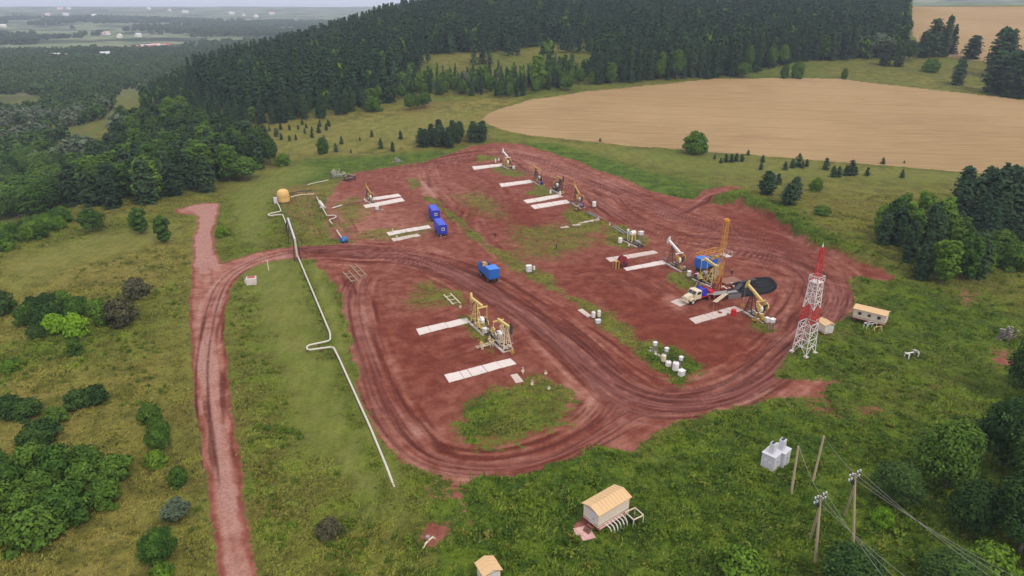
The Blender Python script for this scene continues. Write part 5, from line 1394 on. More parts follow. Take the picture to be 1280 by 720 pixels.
pipeline([(362, 250.5), (376, 247), (395, 246)], .15, 'cream pipe bridge behind the yellow tank', mat='cream', h=1.0)
# pipe bridge over the road
a, b = P(361, 290), P(372, 325); o = Vector(((a.x + b.x) / 2, (a.y + b.y) / 2, gz((a.x + b.x) / 2, (a.y + b.y) / 2))); t = thing('pipe_bridge', 'dark trestle carrying the white pipe across the red road', 'pipe bridge', o)
A, Bv = Vector((a.x, a.y, o.z)) - o, Vector((b.x, b.y, o.z)) - o; q = MB(); d = (Bv - A).normalized(); n_ = Vector((-d.y, d.x, 0)) * .8
for k in range(6):
    f = A.lerp(Bv, k / 5)
    if k in (3, 4): continue
    for s in (-1, 1): q.beam(f + n_ * s, f + n_ * s * .6 + Vector((0, 0, 5.0 if 0 < k else 2.2)), .16)
    q.beam(f - n_, f + n_, .14)
top0, top1 = A + Vector((0, 0, 2.2)), Bv + Vector((0, 0, 5.0))
m_ = A.lerp(Bv, .2) + Vector((0, 0, 5.0))
for s in (-1, 1):
    q.beam(top0 + n_ * s * .6, m_ + n_ * s * .6, .14); q.beam(m_ + n_ * s * .6, top1 + n_ * s * .6, .18, .3)
    for k in range(8):
        q.beam(m_.lerp(top1, k / 8) + n_ * s * .6, m_.lerp(top1, (k + 1) / 8) - n_ * s * .6, .08)
q.to('trestle', 'dark', t)
MB().path([A + Vector((0, 0, .9)), top0 + Vector((0, 0, .3)), m_ + Vector((0, 0, .4)), m_.lerp(top1, .5) + Vector((0, 0, .4)), top1 + Vector((0, 0, .4)), Bv + Vector((0, 0, .9))], .26, 10).to('pipe', 'insul', t)
# thick manifold at the head of the cream pipeline, grey box, yellow tank, blue barrel
p = P(402, 259); t = thing('manifold', 'thick pale manifold drum lying on the cream pipeline', 'manifold', p, heading((397, 250), (406, 262)))
MB().tube((-3.2, 0, 1.1), (2.8, 0, 1.1), .55, 14).tube((2.8, 0, 1.1), (3.4, 0, 1.1), .55, 14, .3).tube((-3.2, 0, 1.1), (-3.6, 0, 1.1), .55, 14, .3).to('body', 'insul', t)
MB().box((-2, 0, .35), (.5, 1.2, .7)).box((1.8, 0, .35), (.5, 1.2, .7)).to('saddle', 'conc2', t)
MB().tube((2.4, 0, 1), (3.4, -1.0, .9), .22).tube((2.4, 0, 1), (4.2, .6, .9), .22).to('branch', 'insul', t)
cabinet((345, 255.5), (1.3, 1.0, 2.4), 'grey narrow cabinet on the left of the yellow tank', .3, 'lconc')
p = P(355, 253); t = thing('storage_tank', 'yellow upright tank with domed top and brown base on the meadow', 'tank', p, .3)
q = MB(); n = 16; prof = [(1.9, .4), (1.95, .5), (1.95, 3.0), (1.7, 3.8), (1.0, 4.3), (0.2, 4.5)]
for (ra, za), (rb, zb_) in zip(prof, prof[1:]):
    k = len(q.v)
    for rr, z in ((ra, za), (rb, zb_)):
        for i in range(n): q.v.append(Vector((math.cos(i * 2 * math.pi / n) * rr, math.sin(i * 2 * math.pi / n) * rr, z)))
    for i in range(n): q.f.append((k + i, k + (i + 1) % n, k + n + (i + 1) % n, k + n + i))
M['tankyellow'] = paint('tank_yellow', (0.66, 0.42, 0.15), wear=0.35)
q.to('body', 'tankyellow', t)
MB().tube((0, 0, -.3), (0, 0, .42), 2.1, 18).to('base', 'rust', t)
MB().tube((0, 0, 2.0), (0, 0, 2.12), 2.0, 18).tube((0, 0, 4.4), (0, 0, 4.7), .25).to('band', 'ochre', t)
p = P(430, 303); t = thing('barrel', 'small blue barrel lying at the end of the short cream pipe', 'barrel', p, .7)
MB().tube((-.9, 0, .85), (.9, 0, .85), .8, 16).tube((-.92, 0, .85), (-.98, 0, .85), .6, 14).to('body', paint('teal_blue', (0.02, 0.12, 0.30)), t); MB().box((-.5, 0, .1), (.3, 1.3, .5)).box((.5, 0, .1), (.3, 1.3, .5)).to('cradle', 'dark', t)
# concrete box with rusty lid by the road, white post
p = P(315, 355); t = thing('valve_chamber', 'white concrete chamber with a rusty red lid in the grass by the road', 'chamber', p, .25)
MB().box((0, 0, .75), (2.2, 2.0, 1.7)).to('body', 'concrete', t, .04)
MB().box((0, 0.12, 1.64), (1.7, 1.4, .1)).to('lid', 'brick', t, .02)
MB().box((-1.3, -.2, .6), (.4, .3, .9)).tube((-1.3, -.2, 1.0), (-1.3, -.2, 1.6), .08).to('vent', 'lconc', t)
p = P(336, 339); tagset(MB().tube((0, 0, -.3), (0, 0, 2.7), .13, 8).tube((0, 0, 2.7), (0, 0, 2.78), .17, 8).to('marker_post', 'cream', None, 0, p), 'cream marker post where the pad road leaves the grass', 'post')
p = P(164, 362); tagset(MB().tube((0, 0, -.3), (0, 0, 2.4), .08, 8).box((0, 0, 2.3), (.3, .05, .35)).to('marker_post', 'cream', None, 0, p), 'thin pale marker post beside the dead bushes', 'post')

# --- trailers
def wheel_mb(c, r, w): return MB().tube((c[0], c[1] - w / 2, c[2]), (c[0], c[1] + w / 2, c[2]), r, 18)
def put_wheel(parent, c, r, w, rim='steel', half='tyre'):
    o = wheel_mb(c, r, w).to('wheel', 'rubber', parent, .03)
    MB().tube((c[0], c[1] - w / 2 - .02, c[2]), (c[0], c[1] + w / 2 + .02, c[2]), r * .5, 12).to('rim', rim, o)
def trailer(px, front, label):
    p = P(*px); t = thing('trailer_cabin', label, 'trailer', p, heading(px, front), 'deep blue cabins on wheels')
    L, w, h, z0 = 6.6, 2.5, 2.5, .95
    MB().prism([(-w / 2, z0), (w / 2, z0), (w / 2, z0 + h), (w / 2 - .35, z0 + h + .16), (-w / 2 + .35, z0 + h + .16), (-w / 2, z0 + h)], -L / 2, L / 2, 'x').to('body', 'dblue', t, .02)
    MB().box((0, 0, z0 + h + .17), (L + .1, w * .8, .05)).to('roof', paint('blue_roof', (0.035, 0.07, 0.55), wear=.1), t)
    f = MB().box((L / 2 + .02, 0, z0 + 1.45), (.05, .8, .8)).to('window', 'white', t); MB().box((L / 2 + .055, 0, z0 + 1.45), (.03, .52, .52)).to('pane', 'glass', f)
    for x in (-1.8, 1.4):
        for y in (-1, 1):
            f = MB().box((x, y * (w / 2 + .01), z0 + 1.4), (.8, .04, .6)).to('window', 'dblue', t); MB().box((x, y * (w / 2 + .04), z0 + 1.4), (.66, .02, .46)).to('pane', 'glass', f)
    MB().box((-.2, -w / 2 - .02, z0 + 1.05), (.8, .05, 1.9)).to('door', 'dblue', t, .01)
    MB().beam((-L / 2, -.6, z0 - .1), (L / 2, -.6, z0 - .1), .14, .2).beam((-L / 2, .6, z0 - .1), (L / 2, .6, z0 - .1), .14, .2).beam((L / 2, -.6, z0 - .15), (L / 2 + 1.5, 0, .6), .1).beam((L / 2, .6, z0 - .15), (L / 2 + 1.5, 0, .6), .1).to('chassis', 'dark', t)
    MB().beam((L / 2 + 1.3, -.4, .62), (L / 2 + 1.3, .4, .62), .1).beam((L / 2 + .4, -.8, .1), (L / 2 + .6, -.8, z0), .12).to('drawbar', 'cream', t)
    for x in (-1.9, 1.9):
        for y in (-1.05, 1.05): put_wheel(t, (x, y, .48), .48, .28)
trailer((543, 273.5), (548, 281.5), 'upper of two deep blue trailer cabins, partly behind its twin')
trailer((551, 293), (557, 301), 'lower of two deep blue trailer cabins with its drawbar in front')

def pump_trailer(px, front, label, rails, group):
    p = P(*px); t = thing('pump_trailer', label, 'trailer', p, heading(px, front))
    z0 = 1.15
    MB().prism([(-4.0, z0 + .1), (.5, z0 + .1), (.5, z0 + 1.6), (.1, z0 + 1.75), (-4.0, z0 + 1.75)], -1.2, -1.12).prism([(-4.0, z0 + .1), (.5, z0 + .1), (.5, z0 + 1.75), (-4.0, z0 + 1.75)], 1.12, 1.2).box((-4.0, 0, z0 + .92), (.08, 2.4, 1.65)).box((-1.75, 0, z0 + .2), (4.5, 2.3, .12)).to('tub', 'blue', t, .01)
    MB().box((2.15, 0, z0 + 1.2), (2.9, 2.5, 2.4)).to('cab', 'blue', t, .05)
    MB().box((2.15, 0, z0 + 2.43), (3.0, 2.6, .08)).to('roof', paint('light_blue_roof', (0.04, 0.20, 0.66), wear=.08), t)
    MB().box((3.62, 0, z0 + 1.2), (.05, 1.6, 1.7)).to('door', 'blue', t, .01)
    MB().beam((-4, -.5, z0 - .1), (3.6, -.5, z0 - .1), .18, .3).beam((-4, .5, z0 - .1), (3.6, .5, z0 - .1), .18, .3).beam((3.5, 0, z0 - .2), (4.6, 0, .7), .16).to('chassis', 'dark', t)
    for x in (-3.2, -2.1, 2.4):
        for y in (-1.0, 1.0): put_wheel(t, (x, y, .55), .55, .34)
    c = MB()
    for x, y in ((-3.3, .3), (-2.2, -.2), (-1.2, .4), (-.3, -.1)): c.tube((x, y - .5, z0 + 1.2), (x, y + .5, z0 + 1.2), .5, 12)
    c.box((-2.9, .1, z0 + 1.6), (1.3, .9, .6)).tube((-1.2, 0, z0 + 1.2), (-1.2, 0, z0 + 2.3), .22); c.to('pump', 'ochre', t)
    e = MB().box((-1.6, -.2, z0 + 1.0), (1.6, .9, .9)); e.to('engine', 'dark', t, .03)
    if rails:
        q = MB()
        for y in (-1.1, 1.1):
            for k in range(5): q.tube((-4 + k * 1.9, y, z0 + 1.6 + (.8 if k > 2 else 0)), (-4 + k * 1.9, y, z0 + 3.6), .05, 6)
            q.tube((-4, y, z0 + 3.6), (3.6, y, z0 + 3.6), .07, 6); q.tube((-4, y, z0 + 2.9), (3.6, y, z0 + 2.9), .05, 6)
        for k in range(6): q.tube((-4 + k * 1.5, -1.1, z0 + 3.6), (-4 + k * 1.5, 1.1, z0 + 3.6), .06, 6)
        q.to('railing', 'orange', t)
pump_trailer((611, 348), (621, 357), 'bright blue pump trailer with closed cab parked on the main track', False, None)
pump_trailer((884, 337), (868, 342), 'bright blue pump trailer with orange railing behind the rig mast', True, None)

# --- workover rig truck with mast
a = P(861, 378); b = P(889, 370); rz = math.atan2(b.y - a.y, b.x - a.x)
t = thing('rig_truck', 'cream bonneted workover truck with blue winch and raised orange lattice mast', 'rig truck', (a.x, a.y, gz(a.x, a.y)), rz)
# local x runs backwards from the front axle
MB().prism([(-1.3, .95), (.55, .95), (.55, 1.9), (.5, 2.15), (-.9, 2.05), (-1.35, 1.75)], -.62, .62).box((-1.42, 0, .85), (.22, 2.5, .35)).to('hood', 'cream', t, .04)
MB().prism([(.5, 1.0), (2.45, 1.0), (2.45, 2.9), (1.0, 2.95), (.55, 2.15)], -1.2, 1.2).to('cab', 'cream', t, .05)
f = MB(); R_ = Matrix.Rotation(0, 3, 'Y')
f.prism([(.50, 2.17), (.56, 2.16), (.93, 2.80), (.88, 2.83)], -1.05, -.06).prism([(.50, 2.17), (.56, 2.16), (.93, 2.80), (.88, 2.83)], .06, 1.05).to('windscreen', 'glass', t)
for y in (-1.215, 1.215): MB().prism([(1.0, 2.1), (2.2, 2.1), (2.2, 2.7), (1.25, 2.7)], y - .01, y + .01).to('side_window', 'glass', t)
for y in (-1, 1): MB().prism([(-.75, .95), (-.6, 1.35), (-.2, 1.5), (.35, 1.45), (.75, 1.0), (.55, .9), (.1, 1.2), (-.35, 1.1)], y * 1.0 - .28, y * 1.0 + .28).to('fender', 'cream', t)
for y in (-.78, .78): MB().tube((-1.4, y, 1.45), (-1.28, y, 1.45), .16, 12).to('headlight', 'lconc', t)
for x in (0, 5.0, 6.4):
    for y in (-1.05, 1.05): put_wheel(t, (x, y, .62), .62, .42, 'red' if x else 'cream')
MB().beam((-1.2, -.45, .95), (9.0, -.45, .95), .2, .32).beam((-1.2, .45, .95), (9.0, .45, .95), .2, .32).box((4.6, 0, 1.15), (4.4, 2.3, .12)).box((7.6, 0, 1.15), (1.6, 2.3, .12)).to('chassis', 'red', t)
MB().tube((3.6, -.9, 2.1), (3.6, .9, 2.1), .75, 16).tube((3.6, -1.0, 2.1), (3.6, -.9, 2.1), 1.0, 18).tube((3.6, .9, 2.1), (3.6, 1.0, 2.1), 1.0, 18).box((4.6, .2, 1.7), (1.0, 1.4, 1.0)).to('winch', 'dblue', t, .01)
MB().box((5.9, -.5, 1.6), (1.2, .8, .8)).box((5.9, .6, 1.5), (1.6, .6, .6)).tube((5.0, .6, 1.9), (5.0, .6, 2.8), .08).to('engine', 'red', t, .02)
MB().beam((7.6, -.7, 1.2), (8.9, -.5, 4.6), .2).beam((7.6, .7, 1.2), (8.9, .5, 4.6), .2).beam((8.9, -.7, .2), (8.9, -.5, 4.6), .16).beam((8.9, .7, .2), (8.9, .5, 4.6), .16).beam((6.3, -.7, 1.3), (8.6, -.5, 3.4), .12).beam((6.3, .7, 1.3), (8.6, .5, 3.4), .12).beam((8.9, -.6, 2.8), (8.9, .6, 2.8), .14).to('mast_support', 'dred', t)
# mast, 18 m, standing behind the rear bumper
ms = MB(); Hm = 16.6; mx = 8.7
def corner(i, z, e=0):
    f = z / Hm; hw = .5 - .12 * f; return Vector((mx + .01 * z + (-hw, hw, hw, -hw)[i], (-hw, -hw, hw, hw)[i], .6 + z))
for i in range(4): ms.beam(corner(i, 0), corner(i, Hm), .10)
nseg = 14
for k in range(nseg + 1):
    z = Hm * k / nseg
    for i in range(4):
        ms.beam(corner(i, z), corner((i + 1) % 4, z), .07)
        if k < nseg: ms.beam(corner(i if k % 2 else (i + 1) % 4, z), corner((i + 1) % 4 if k % 2 else i, z + Hm / nseg), .06)
mo = ms.to('mast', 'orange', t)
cb = MB(); ct = corner(0, Hm) + Vector((.5, .5, 0)); cb.box((ct.x, 0, ct.z + .2), (.95, .9, .3)).tube((ct.x - .5, -.3, ct.z + .4), (ct.x - .5, .3, ct.z + .4), .3, 12).tube((ct.x + .1, -.3, ct.z + .4), (ct.x + .1, .3, ct.z + .4), .3, 12); cb.to('crown_block', 'orange', t)
q = MB()
pz = 9.3; bx = mx + .01 * pz
q.box((bx + 1.0, 0, pz), (1.5, 2.4, .08))
for x, y in ((.35, -1.2), (1.75, -1.2), (.35, 1.2), (1.75, 1.2), (1.75, 0)): q.beam((bx + x, y, pz), (bx + x, y, pz + 1.1), .05)
q.beam((bx + 1.75, -1.2, pz + 1.1), (bx + 1.75, 1.2, pz + 1.1), .05).beam((bx + .35, 1.2, pz + 1.1), (bx + 1.75, 1.2, pz + 1.1), .05).beam((bx + .35, -1.2, pz + 1.1), (bx + 1.75, -1.2, pz + 1.1), .05)
q.to('tubing_board', 'lconc', t)
MB().box((bx + .1, .1, 6.4), (.5, .45, 1.1)).tube((bx + .1, .1, 5.2), (bx + .1, .1, 5.9), .1).to('travelling_block', 'ochre', t)
q = MB()
for y in (-.08, .08): q.tube((bx + .1, .1 + y, 6.9), (ct.x, y, ct.z), .02, 5)
q.tube((ct.x, 0, ct.z), (4, 0, 2.7), .02, 5); q.to('cable', 'dark', t)
q = MB()
for x, y in ((-2.5, -9), (-2.5, 9), (22, -8), (22, 9)):
    q.tube(ct, (x, y, 0.05), .018, 4)
q.to('guy_line', 'steel', t)
# red and white stands round the well
for px, lab, m_, rz in (((893, 372), 'dark red pipe stand at the foot of the mast', 'dred', .3), ((905, 372), 'red slanting catwalk frame right of the truck', 'red', .35), ((900, 378), 'pale and dark stack of pipes on trestles behind the truck', 'cream', .9)):
    p = P(*px); t = thing('pipe_stand', lab, 'pipe stand', p, rz); q = MB()
    for x in (-1.6, 1.6): q.beam((x, -.7, 0), (x, 0, 1.1), .12).beam((x, .7, 0), (x, 0, 1.1), .12).beam((x, -.5, .3), (x, .5, .3), .08)
    q.beam((-1.7, 0, 1.1), (1.7, 0, 1.1), .1); q.to('trestle', 'dred' if m_ == 'cream' else m_, t)
    q = MB()
    for k in range(5): q.tube((-3.2, -.4 + k * .2, 1.25), (3.2, -.4 + k * .2, 1.2), .07, 6)
    q.to('rods', 'steel' if m_ != 'cream' else 'cream', t)
p = P(871, 361); t = thing('ladder_ramp', 'pair of pale leaning beams left of the truck cab', 'beams', p, heading((868, 364), (876, 352)))
MB().beam((-2.2, -.5, .1), (2.4, -.4, .9), .16).beam((-2.2, .5, .1), (2.4, .4, .9), .16).beam((2.2, -.6, 0), (2.2, .6, .9), .1).beam((0, -.5, .45), (0, .5, .45), .1).to('beams', 'wood', t)
p = P(896, 347); t = thing('pipe_rack', 'upright rack of white tubing beside the mast', 'pipe rack', p, .3); q = MB()
for k in range(7): q.tube((-.6 + .2 * k, 0, .1), (-.55 + .2 * k, .15, 3.6), .06, 6)
q.to('tubes', 'white', t); MB().box((0, 0, .1), (1.8, 1.0, .2)).beam((-.9, .3, 0), (-.9, .3, 2.6), .1).beam((.9, .3, 0), (.9, .3, 2.6), .1).beam((-.9, .3, 2.6), (.9, .3, 2.6), .1).to('frame', 'dark', t)
# lined mud pit
ring = [(930, 353), (945, 349), (958, 348), (966, 351), (970, 357), (966, 364), (955, 368), (940, 370), (926, 371), (915, 372), (912, 366), (914, 358), (920, 354)]
w = smooth_line(np.vstack([W(ring), W(ring[:1])]), 2); c = w.mean(0); gz0 = gz(*c)
V = []; F = []; L = len(w) - 1; levels = [(1.08, -.15), (1.0, .34), (.95, .36), (.88, .14), (.68, .08), (.5, .12), (.3, .08), (.15, .1), (0.02, .08)]
rr = random.Random(2)
for s, z in levels:
    for i in range(L): V.append(((w[i, 0] - c[0]) * s, (w[i, 1] - c[1]) * s, z + .22 * (vnoise(w[i, 0] * s * .5, w[i, 1] * s * .5 + 3, 4) - .5) + rr.uniform(-.05, .05)))
for l in range(len(levels) - 1):
    for i in range(L): F.append((l * L + i, l * L + (i + 1) % L, (l + 1) * L + (i + 1) % L, (l + 1) * L + i))
me = bpy.data.meshes.new('liner'); me.from_pydata(V, [], F); me.materials.append(M['tarp'])
t = thing('mud_pit', 'black lined mud pit with folded tarpaulin rim right of the rig', 'mud pit', (c[0], c[1], gz0), 0); link('liner', me, t)
q = MB()
for (x0, y0), (x1, y1) in (((917, 369), (926, 359)), ((924, 357), (944, 353))):
    u, v = P(x0, y0), P(x1, y1); u = Vector((u.x - c[0], u.y - c[1], .75)); v = Vector((v.x - c[0], v.y - c[1], .75)); q.beam(u, v, .9, .1)
q.to('walkway', 'dark', t)
u = P(912, 352) ; t = thing('wooden_deck', 'reddish plank deck between the mast foot and the mud pit', 'deck', u, heading((902, 354), (922, 350)))
q = MB()
for k in range(8): q.box((0, -1.5 + k * .43, .3), (5.0, .38, .12))
q.to('planks', paint('red_brown_wood', (0.25, 0.12, 0.09), 0.85), t, .01); MB().beam((-2, -1.6, .1), (-2, 1.6, .1), .2).beam((2, -1.6, .1), (2, 1.6, .1), .2).to('bearer', 'dark', t)
p = P(916, 372); t = thing('tool_box', 'dark low metal tub between truck rear and right end pump', 'metal tub', p, .25)
MB().box((0, 0, .55), (3.2, 1.6, 1.0)).to('body', 'grey', t, .04); MB().box((.1, 0, 1.09), (3.0, 1.3, .06)).beam((-1.6, 0, 1.1), (-1.6, 0, 1.9), .08).beam((1.6, 0, 1.1), (1.6, 0, 1.9), .08).beam((-1.6, 0, 1.9), (1.6, 0, 1.9), .08).to('rail', 'dark', t)
p = P(916.5, 394); t = thing('barrel', 'bright red upright barrel beside the stained strip', 'barrel', p, 0)
MB().tube((0, 0, 0), (0, 0, 1.35), .55, 16).to('body', 'red', t, .02); MB().tube((0, 0, 1.35), (0, 0, 1.40), .50, 16).tube((0, 0, .45), (0, 0, .5), .58, 16).tube((0, 0, .9), (0, 0, .95), .58, 16).to('hoop', 'red', t)

# --- lattice mast, red and white
a = P(1004, 441); t = thing('lattice_tower', 'tall red and white lattice tower at the right end of the pad', 'tower', (a.x, a.y, gz(a.x, a.y)), .62)
Ht = 20.6; Hp = 14.1; bands = [(0, 6.1, 'white'), (6.1, 9.0, 'dullred'), (9.0, Hp, 'white'), (Hp, Ht, 'dullred')]
M['cabwall'] = paint('cabin_wall', (0.66, 0.58, 0.48), wear=0.35, wearcol=(0.36, 0.24, 0.16))
M['dullred'] = paint('dull_red_paint', (0.56, 0.025, 0.03), wear=0.2)
def tc_(i, z):
    hw = 1.45 - .62 * min(z / Hp, 1) if z <= Hp else .50 - .30 * (z - Hp) / (Ht - Hp)
    return Vector(((-hw, hw, hw, -hw)[i], (-hw, -hw, hw, hw)[i], z + .25))
for z0, z1, m_ in bands:
    q = MB(); n_ = max(2, round((z1 - z0) / 1.45)); th = .12 if z1 <= Hp else .08
    for k in range(n_):
        za, zb_ = z0 + (z1 - z0) * k / n_, z0 + (z1 - z0) * (k + 1) / n_ - (0.004 if k == n_ - 1 else 0)
        for i in range(4):
            j = (i + 1) % 4
            q.beam(tc_(i, za + .001), tc_(i, zb_), th); q.beam(tc_(i, zb_ - .05), tc_(j, zb_ - .05), th * .7)
            m = (tc_(i, zb_) + tc_(j, zb_)) / 2 if k % 2 == 0 else (tc_(i, za) + tc_(j, za)) / 2
            if k % 2 == 0: q.beam(tc_(i, za), m, th * .6); q.beam(tc_(j, za), m, th * .6)
            else: q.beam(tc_(i, zb_), m, th * .6); q.beam(tc_(j, zb_), m, th * .6)
    q.to('lattice_section', m_, t)
q = MB(); z = Hp
q.box((0, 0, z + .3), (1.8, 1.8, .06))
for i in range(4):
    A_ = Vector(((-1, 1, 1, -1)[i] * .95, (-1, -1, 1, 1)[i] * .95, z + .3)); B_ = Vector(((-1, 1, 1, -1)[(i + 1) % 4] * .95, (-1, -1, 1, 1)[(i + 1) % 4] * .95, z + .3))
    q.beam(A_, A_ + Vector((0, 0, 1.1)), .07); q.beam(A_ + Vector((0, 0, 1.1)), B_ + Vector((0, 0, 1.1)), .07); q.beam(A_ + Vector((0, 0, .6)), B_ + Vector((0, 0, .6)), .05)
q.to('platform', 'white', t)
q = MB()
for i in range(4): c0 = tc_(i, 0); q.box((c0.x, c0.y, 0), (.7, .7, .6))
q.to('footing', 'concrete', t, .03)
MB().tube((0, 0, Ht + .2), (0, 0, Ht + 1.2), .03, 6).tube((0, 0, Ht + .3), (0, 0, Ht + .7), .14, 8).to('lightning_rod', 'white', t)
q = MB()
for y in (-.18, .18): q.beam((0, y, .3), (0, y, Ht), .04)
for k in range(50): q.beam((0, -.18, .5 + k * .4), (0, .18, .5 + k * .4), .03)
q.to('ladder', 'pink', t)

# --- cabins on stilts
def cabin(px, front, L, w, h, leg, label, windows=True, detail=True):
    p = P(*px); t = thing('site_cabin', label, 'cabin', p, heading(px, front))
    z0 = leg
    wq = MB().box((0, 0, z0 + h / 2), (L, w, h))
    for k in range(int(L / .6) + 1):
        for s in (-1, 1): wq.box((-L / 2 + .03 + k * .6 * (L - .06) / (int(L / .6) * .6), s * (w / 2 + .006), z0 + h / 2 + .05), (.04, .03, h - .5))
    wq.to('wall', 'cabwall', t)
    rf = MB(); pr = [(-w / 2 - .25, z0 + h - .08), (0, z0 + h + .42), (w / 2 + .25, z0 + h - .08), (w / 2 + .25, z0 + h + .0), (0, z0 + h + .50), (-w / 2 - .25, z0 + h + .0)]
    rf.prism(pr, -L / 2 - .2, L / 2 + .2, 'x'); 
    for k in range(int(L / .55)):
        x = -L / 2 + .1 + k * .55
        for s in (-1, 1): rf.beam((x, 0, z0 + h + .53), (x, s * (w / 2 + .25), z0 + h + .015), .04, .03)
    rf.to('roof', 'roof', t)
    MB().prism([(-w / 2, z0 + h), (0, z0 + h + .40), (w / 2, z0 + h)], -L / 2 + .02, L / 2 - .02, 'x').to('gable', 'white', t)
    MB().box((0, 0, z0 - .1), (L + .12, w + .12, .2)).to('floor_frame', 'dred' if leg > .6 else 'rust', t, .01)
    MB().box((0, 0, z0 + .25), (L + .03, w + .03, .14)).box((0, 0, z0 + h - .12), (L + .03, w + .03, .1)).to('skirt_band', 'wood', t)
    d = MB().box((L / 2 + .02, .25, z0 + h * .45), (.06, .75, h * .86)).to('door', 'lconc', t, .01); MB().box((L / 2 + .07, .5, z0 + h * .45), (.05, .05, .2)).to('handle', 'dark', d)
    if windows:
        for x in (-L * .3, 0, L * .3):
            f = MB().box((x, w / 2 + .03, z0 + h * .58), (.8, .06, .8)).to('window', 'pink' if x else 'cream', t); MB().box((x, w / 2 + .065, z0 + h * .58), (.56, .03, .56)).to('pane', 'glass', f)
    q = MB()
    for x in (-L * .42, 0, L * .42):
        for y in (-w * .42, w * .42): q.beam((x, y, -.3), (x, y, z0 - .2), .16)
    q.to('stilt', 'rust', t)
    if leg > .6:
        q = MB()
        for k in range(4): q.box((L / 2 + .35 + .28 * k, .25, z0 - .2 - k * (z0 / 4.2)), (.3, .9, .05))
        q.beam((L / 2 + .1, -.2, z0 - .1), (L / 2 + 1.4, -.2, .05), .08).beam((L / 2 + .1, .7, z0 - .1), (L / 2 + 1.4, .7, .05), .08); q.to('steps', 'rust', t)
    return t
cab1 = cabin((757, 650), (742, 659), 5.4, 2.6, 2.1, 1.1, 'tan roofed cabin on stilts with curved white pipes, nearest the camera', windows=False)
# beam rail along the near cabin side, curved pipes
q = MB(); q.beam((-2.6, 1.45, 1.0), (2.6, 1.45, 1.0), .14, .18); q.to('side_beam', 'pink', cab1)
p = P(765, 657); t = thing('pipe_rack', 'six curved white pipes coming out under the near cabin', 'pipes', p, heading((757, 650), (742, 659)))
q = MB()
for k in range(6):
    x = 1.3 - k * .55; q.path([(x, -.9, 1.0), (x, .2, 1.05), (x, .9, .95), (x, 1.15, .55), (x, 1.25, -.1)], .075, 7)
q.to('pipes', 'white', t); MB().beam((-1.7, -.5, .9), (1.6, -.5, .9), .1).beam((-1.6, -.5, 0), (-1.6, -.5, .9), .1).beam((1.5, -.5, 0), (1.5, -.5, .9), .1).to('carrier', 'rust', t)
p = P(792, 653); t = thing('cage_frame', 'open cream cube frame standing right of the near cabin', 'frame', p, .55); q = MB()
for a_ in (-.8, .8):
    for b_ in (-.8, .8):
        q.beam((a_, b_, 0), (a_, b_, 1.35), .1)
    q.beam((a_, -.8, 1.35), (a_, .8, 1.35), .12); q.beam((-.8, a_, 1.35), (.8, a_, 1.35), .12)
q.to('frame', 'cream', t); MB().box((0, 0, .35), (.8, .8, .6)).tube((0, 0, .6), (0, 0, .9), .2).to('valve', 'dark', t, .03)
for px, lab in (((726, 665), 'reddish flat board left of the near cabin steps'), ((734, 671), 'second reddish board overlapping the first by the cabin steps')):
    tagset(MB().box((0, 0, .12), (1.7, 1.3, .1), .3).box((.1, .1, .2), (1.2, .9, .08), .5).to('board', 'pink', None, .01, P(*px)), lab, 'board')
cabin((1086, 404), (1070, 400), 6.0, 2.6, 2.0, 1.0, 'tan roofed cabin with windows on stilts right of the lattice tower')
p = P(1089, 411); t = thing('porch_frame', 'white railing frame below the windowed cabin', 'railing', p, .3); q = MB()
for x in (-1.2, 0, 1.2): q.beam((x, 0, 0), (x, 0, 1.2), .09); q.beam((x, .8, 0), (x, .8, 1.2), .09)
q.beam((-1.2, 0, 1.2), (1.2, 0, 1.2), .09).beam((-1.2, .8, 1.2), (1.2, .8, 1.2), .09).beam((-1.2, 0, 1.2), (-1.2, .8, 1.2), .09); q.to('rail', 'white', t)
p = P(1096, 415); t = thing('trestle', 'yellow sawhorse shaped frame right of the white railing', 'trestle', p, .3); q = MB()
q.beam((-.9, -.4, 0), (-.9, 0, 1.2), .09).beam((-.9, .4, 0), (-.9, 0, 1.2), .09).beam((.9, -.4, 0), (.9, 0, 1.2), .09).beam((.9, .4, 0), (.9, 0, 1.2), .09).beam((-1, 0, 1.2), (1, 0, 1.2), .1); q.to('frame', 'pyellow', t)
cabin((1030, 415), (1036, 419), 2.6, 1.9, 1.8, .35, 'small tan roofed hut tucked behind the lattice tower', windows=False)
cabin((611, 727), (616, 735), 2.0, 1.9, 1.9, .3, 'tan roofed hut cut off by the lower border', windows=False)
p = P(1139, 446); t = thing('pipe_trestle', 'low white trestle table alone in the right meadow', 'trestle', p, .3); q = MB()
for x in (-1.1, 1.1): q.beam((x, -.5, 0), (x, -.4, .95), .14).beam((x, .5, 0), (x, .4, .95), .14).beam((x, -.6, .95), (x, .6, .95), .16)
q.beam((-1.5, 0, 1.02), (1.5, 0, 1.02), .22, .12).to('frame', 'white', t); MB().box((.7, .1, 1.2), (.7, .8, .3)).to('top_box', 'steel', t, .02)
p = P(537, 681); t = thing('pipe_elbow', 'grey pipe end rising from a dug hole below the pad', 'pipe', p, .8)
MB().path([(-1.2, 0, -.2), (-.6, 0, .5), (0, 0, .7), (.7, .2, .5), (1.2, .3, -.2)], .12, 8).to('pipe', 'cream', t); MB().tube((-.2, 0, .7), (-.2, 0, 1.3), .08).tube((-.2, 0, 1.3), (-.2, 0, 1.36), .25, 10).to('valve', 'steel', t)
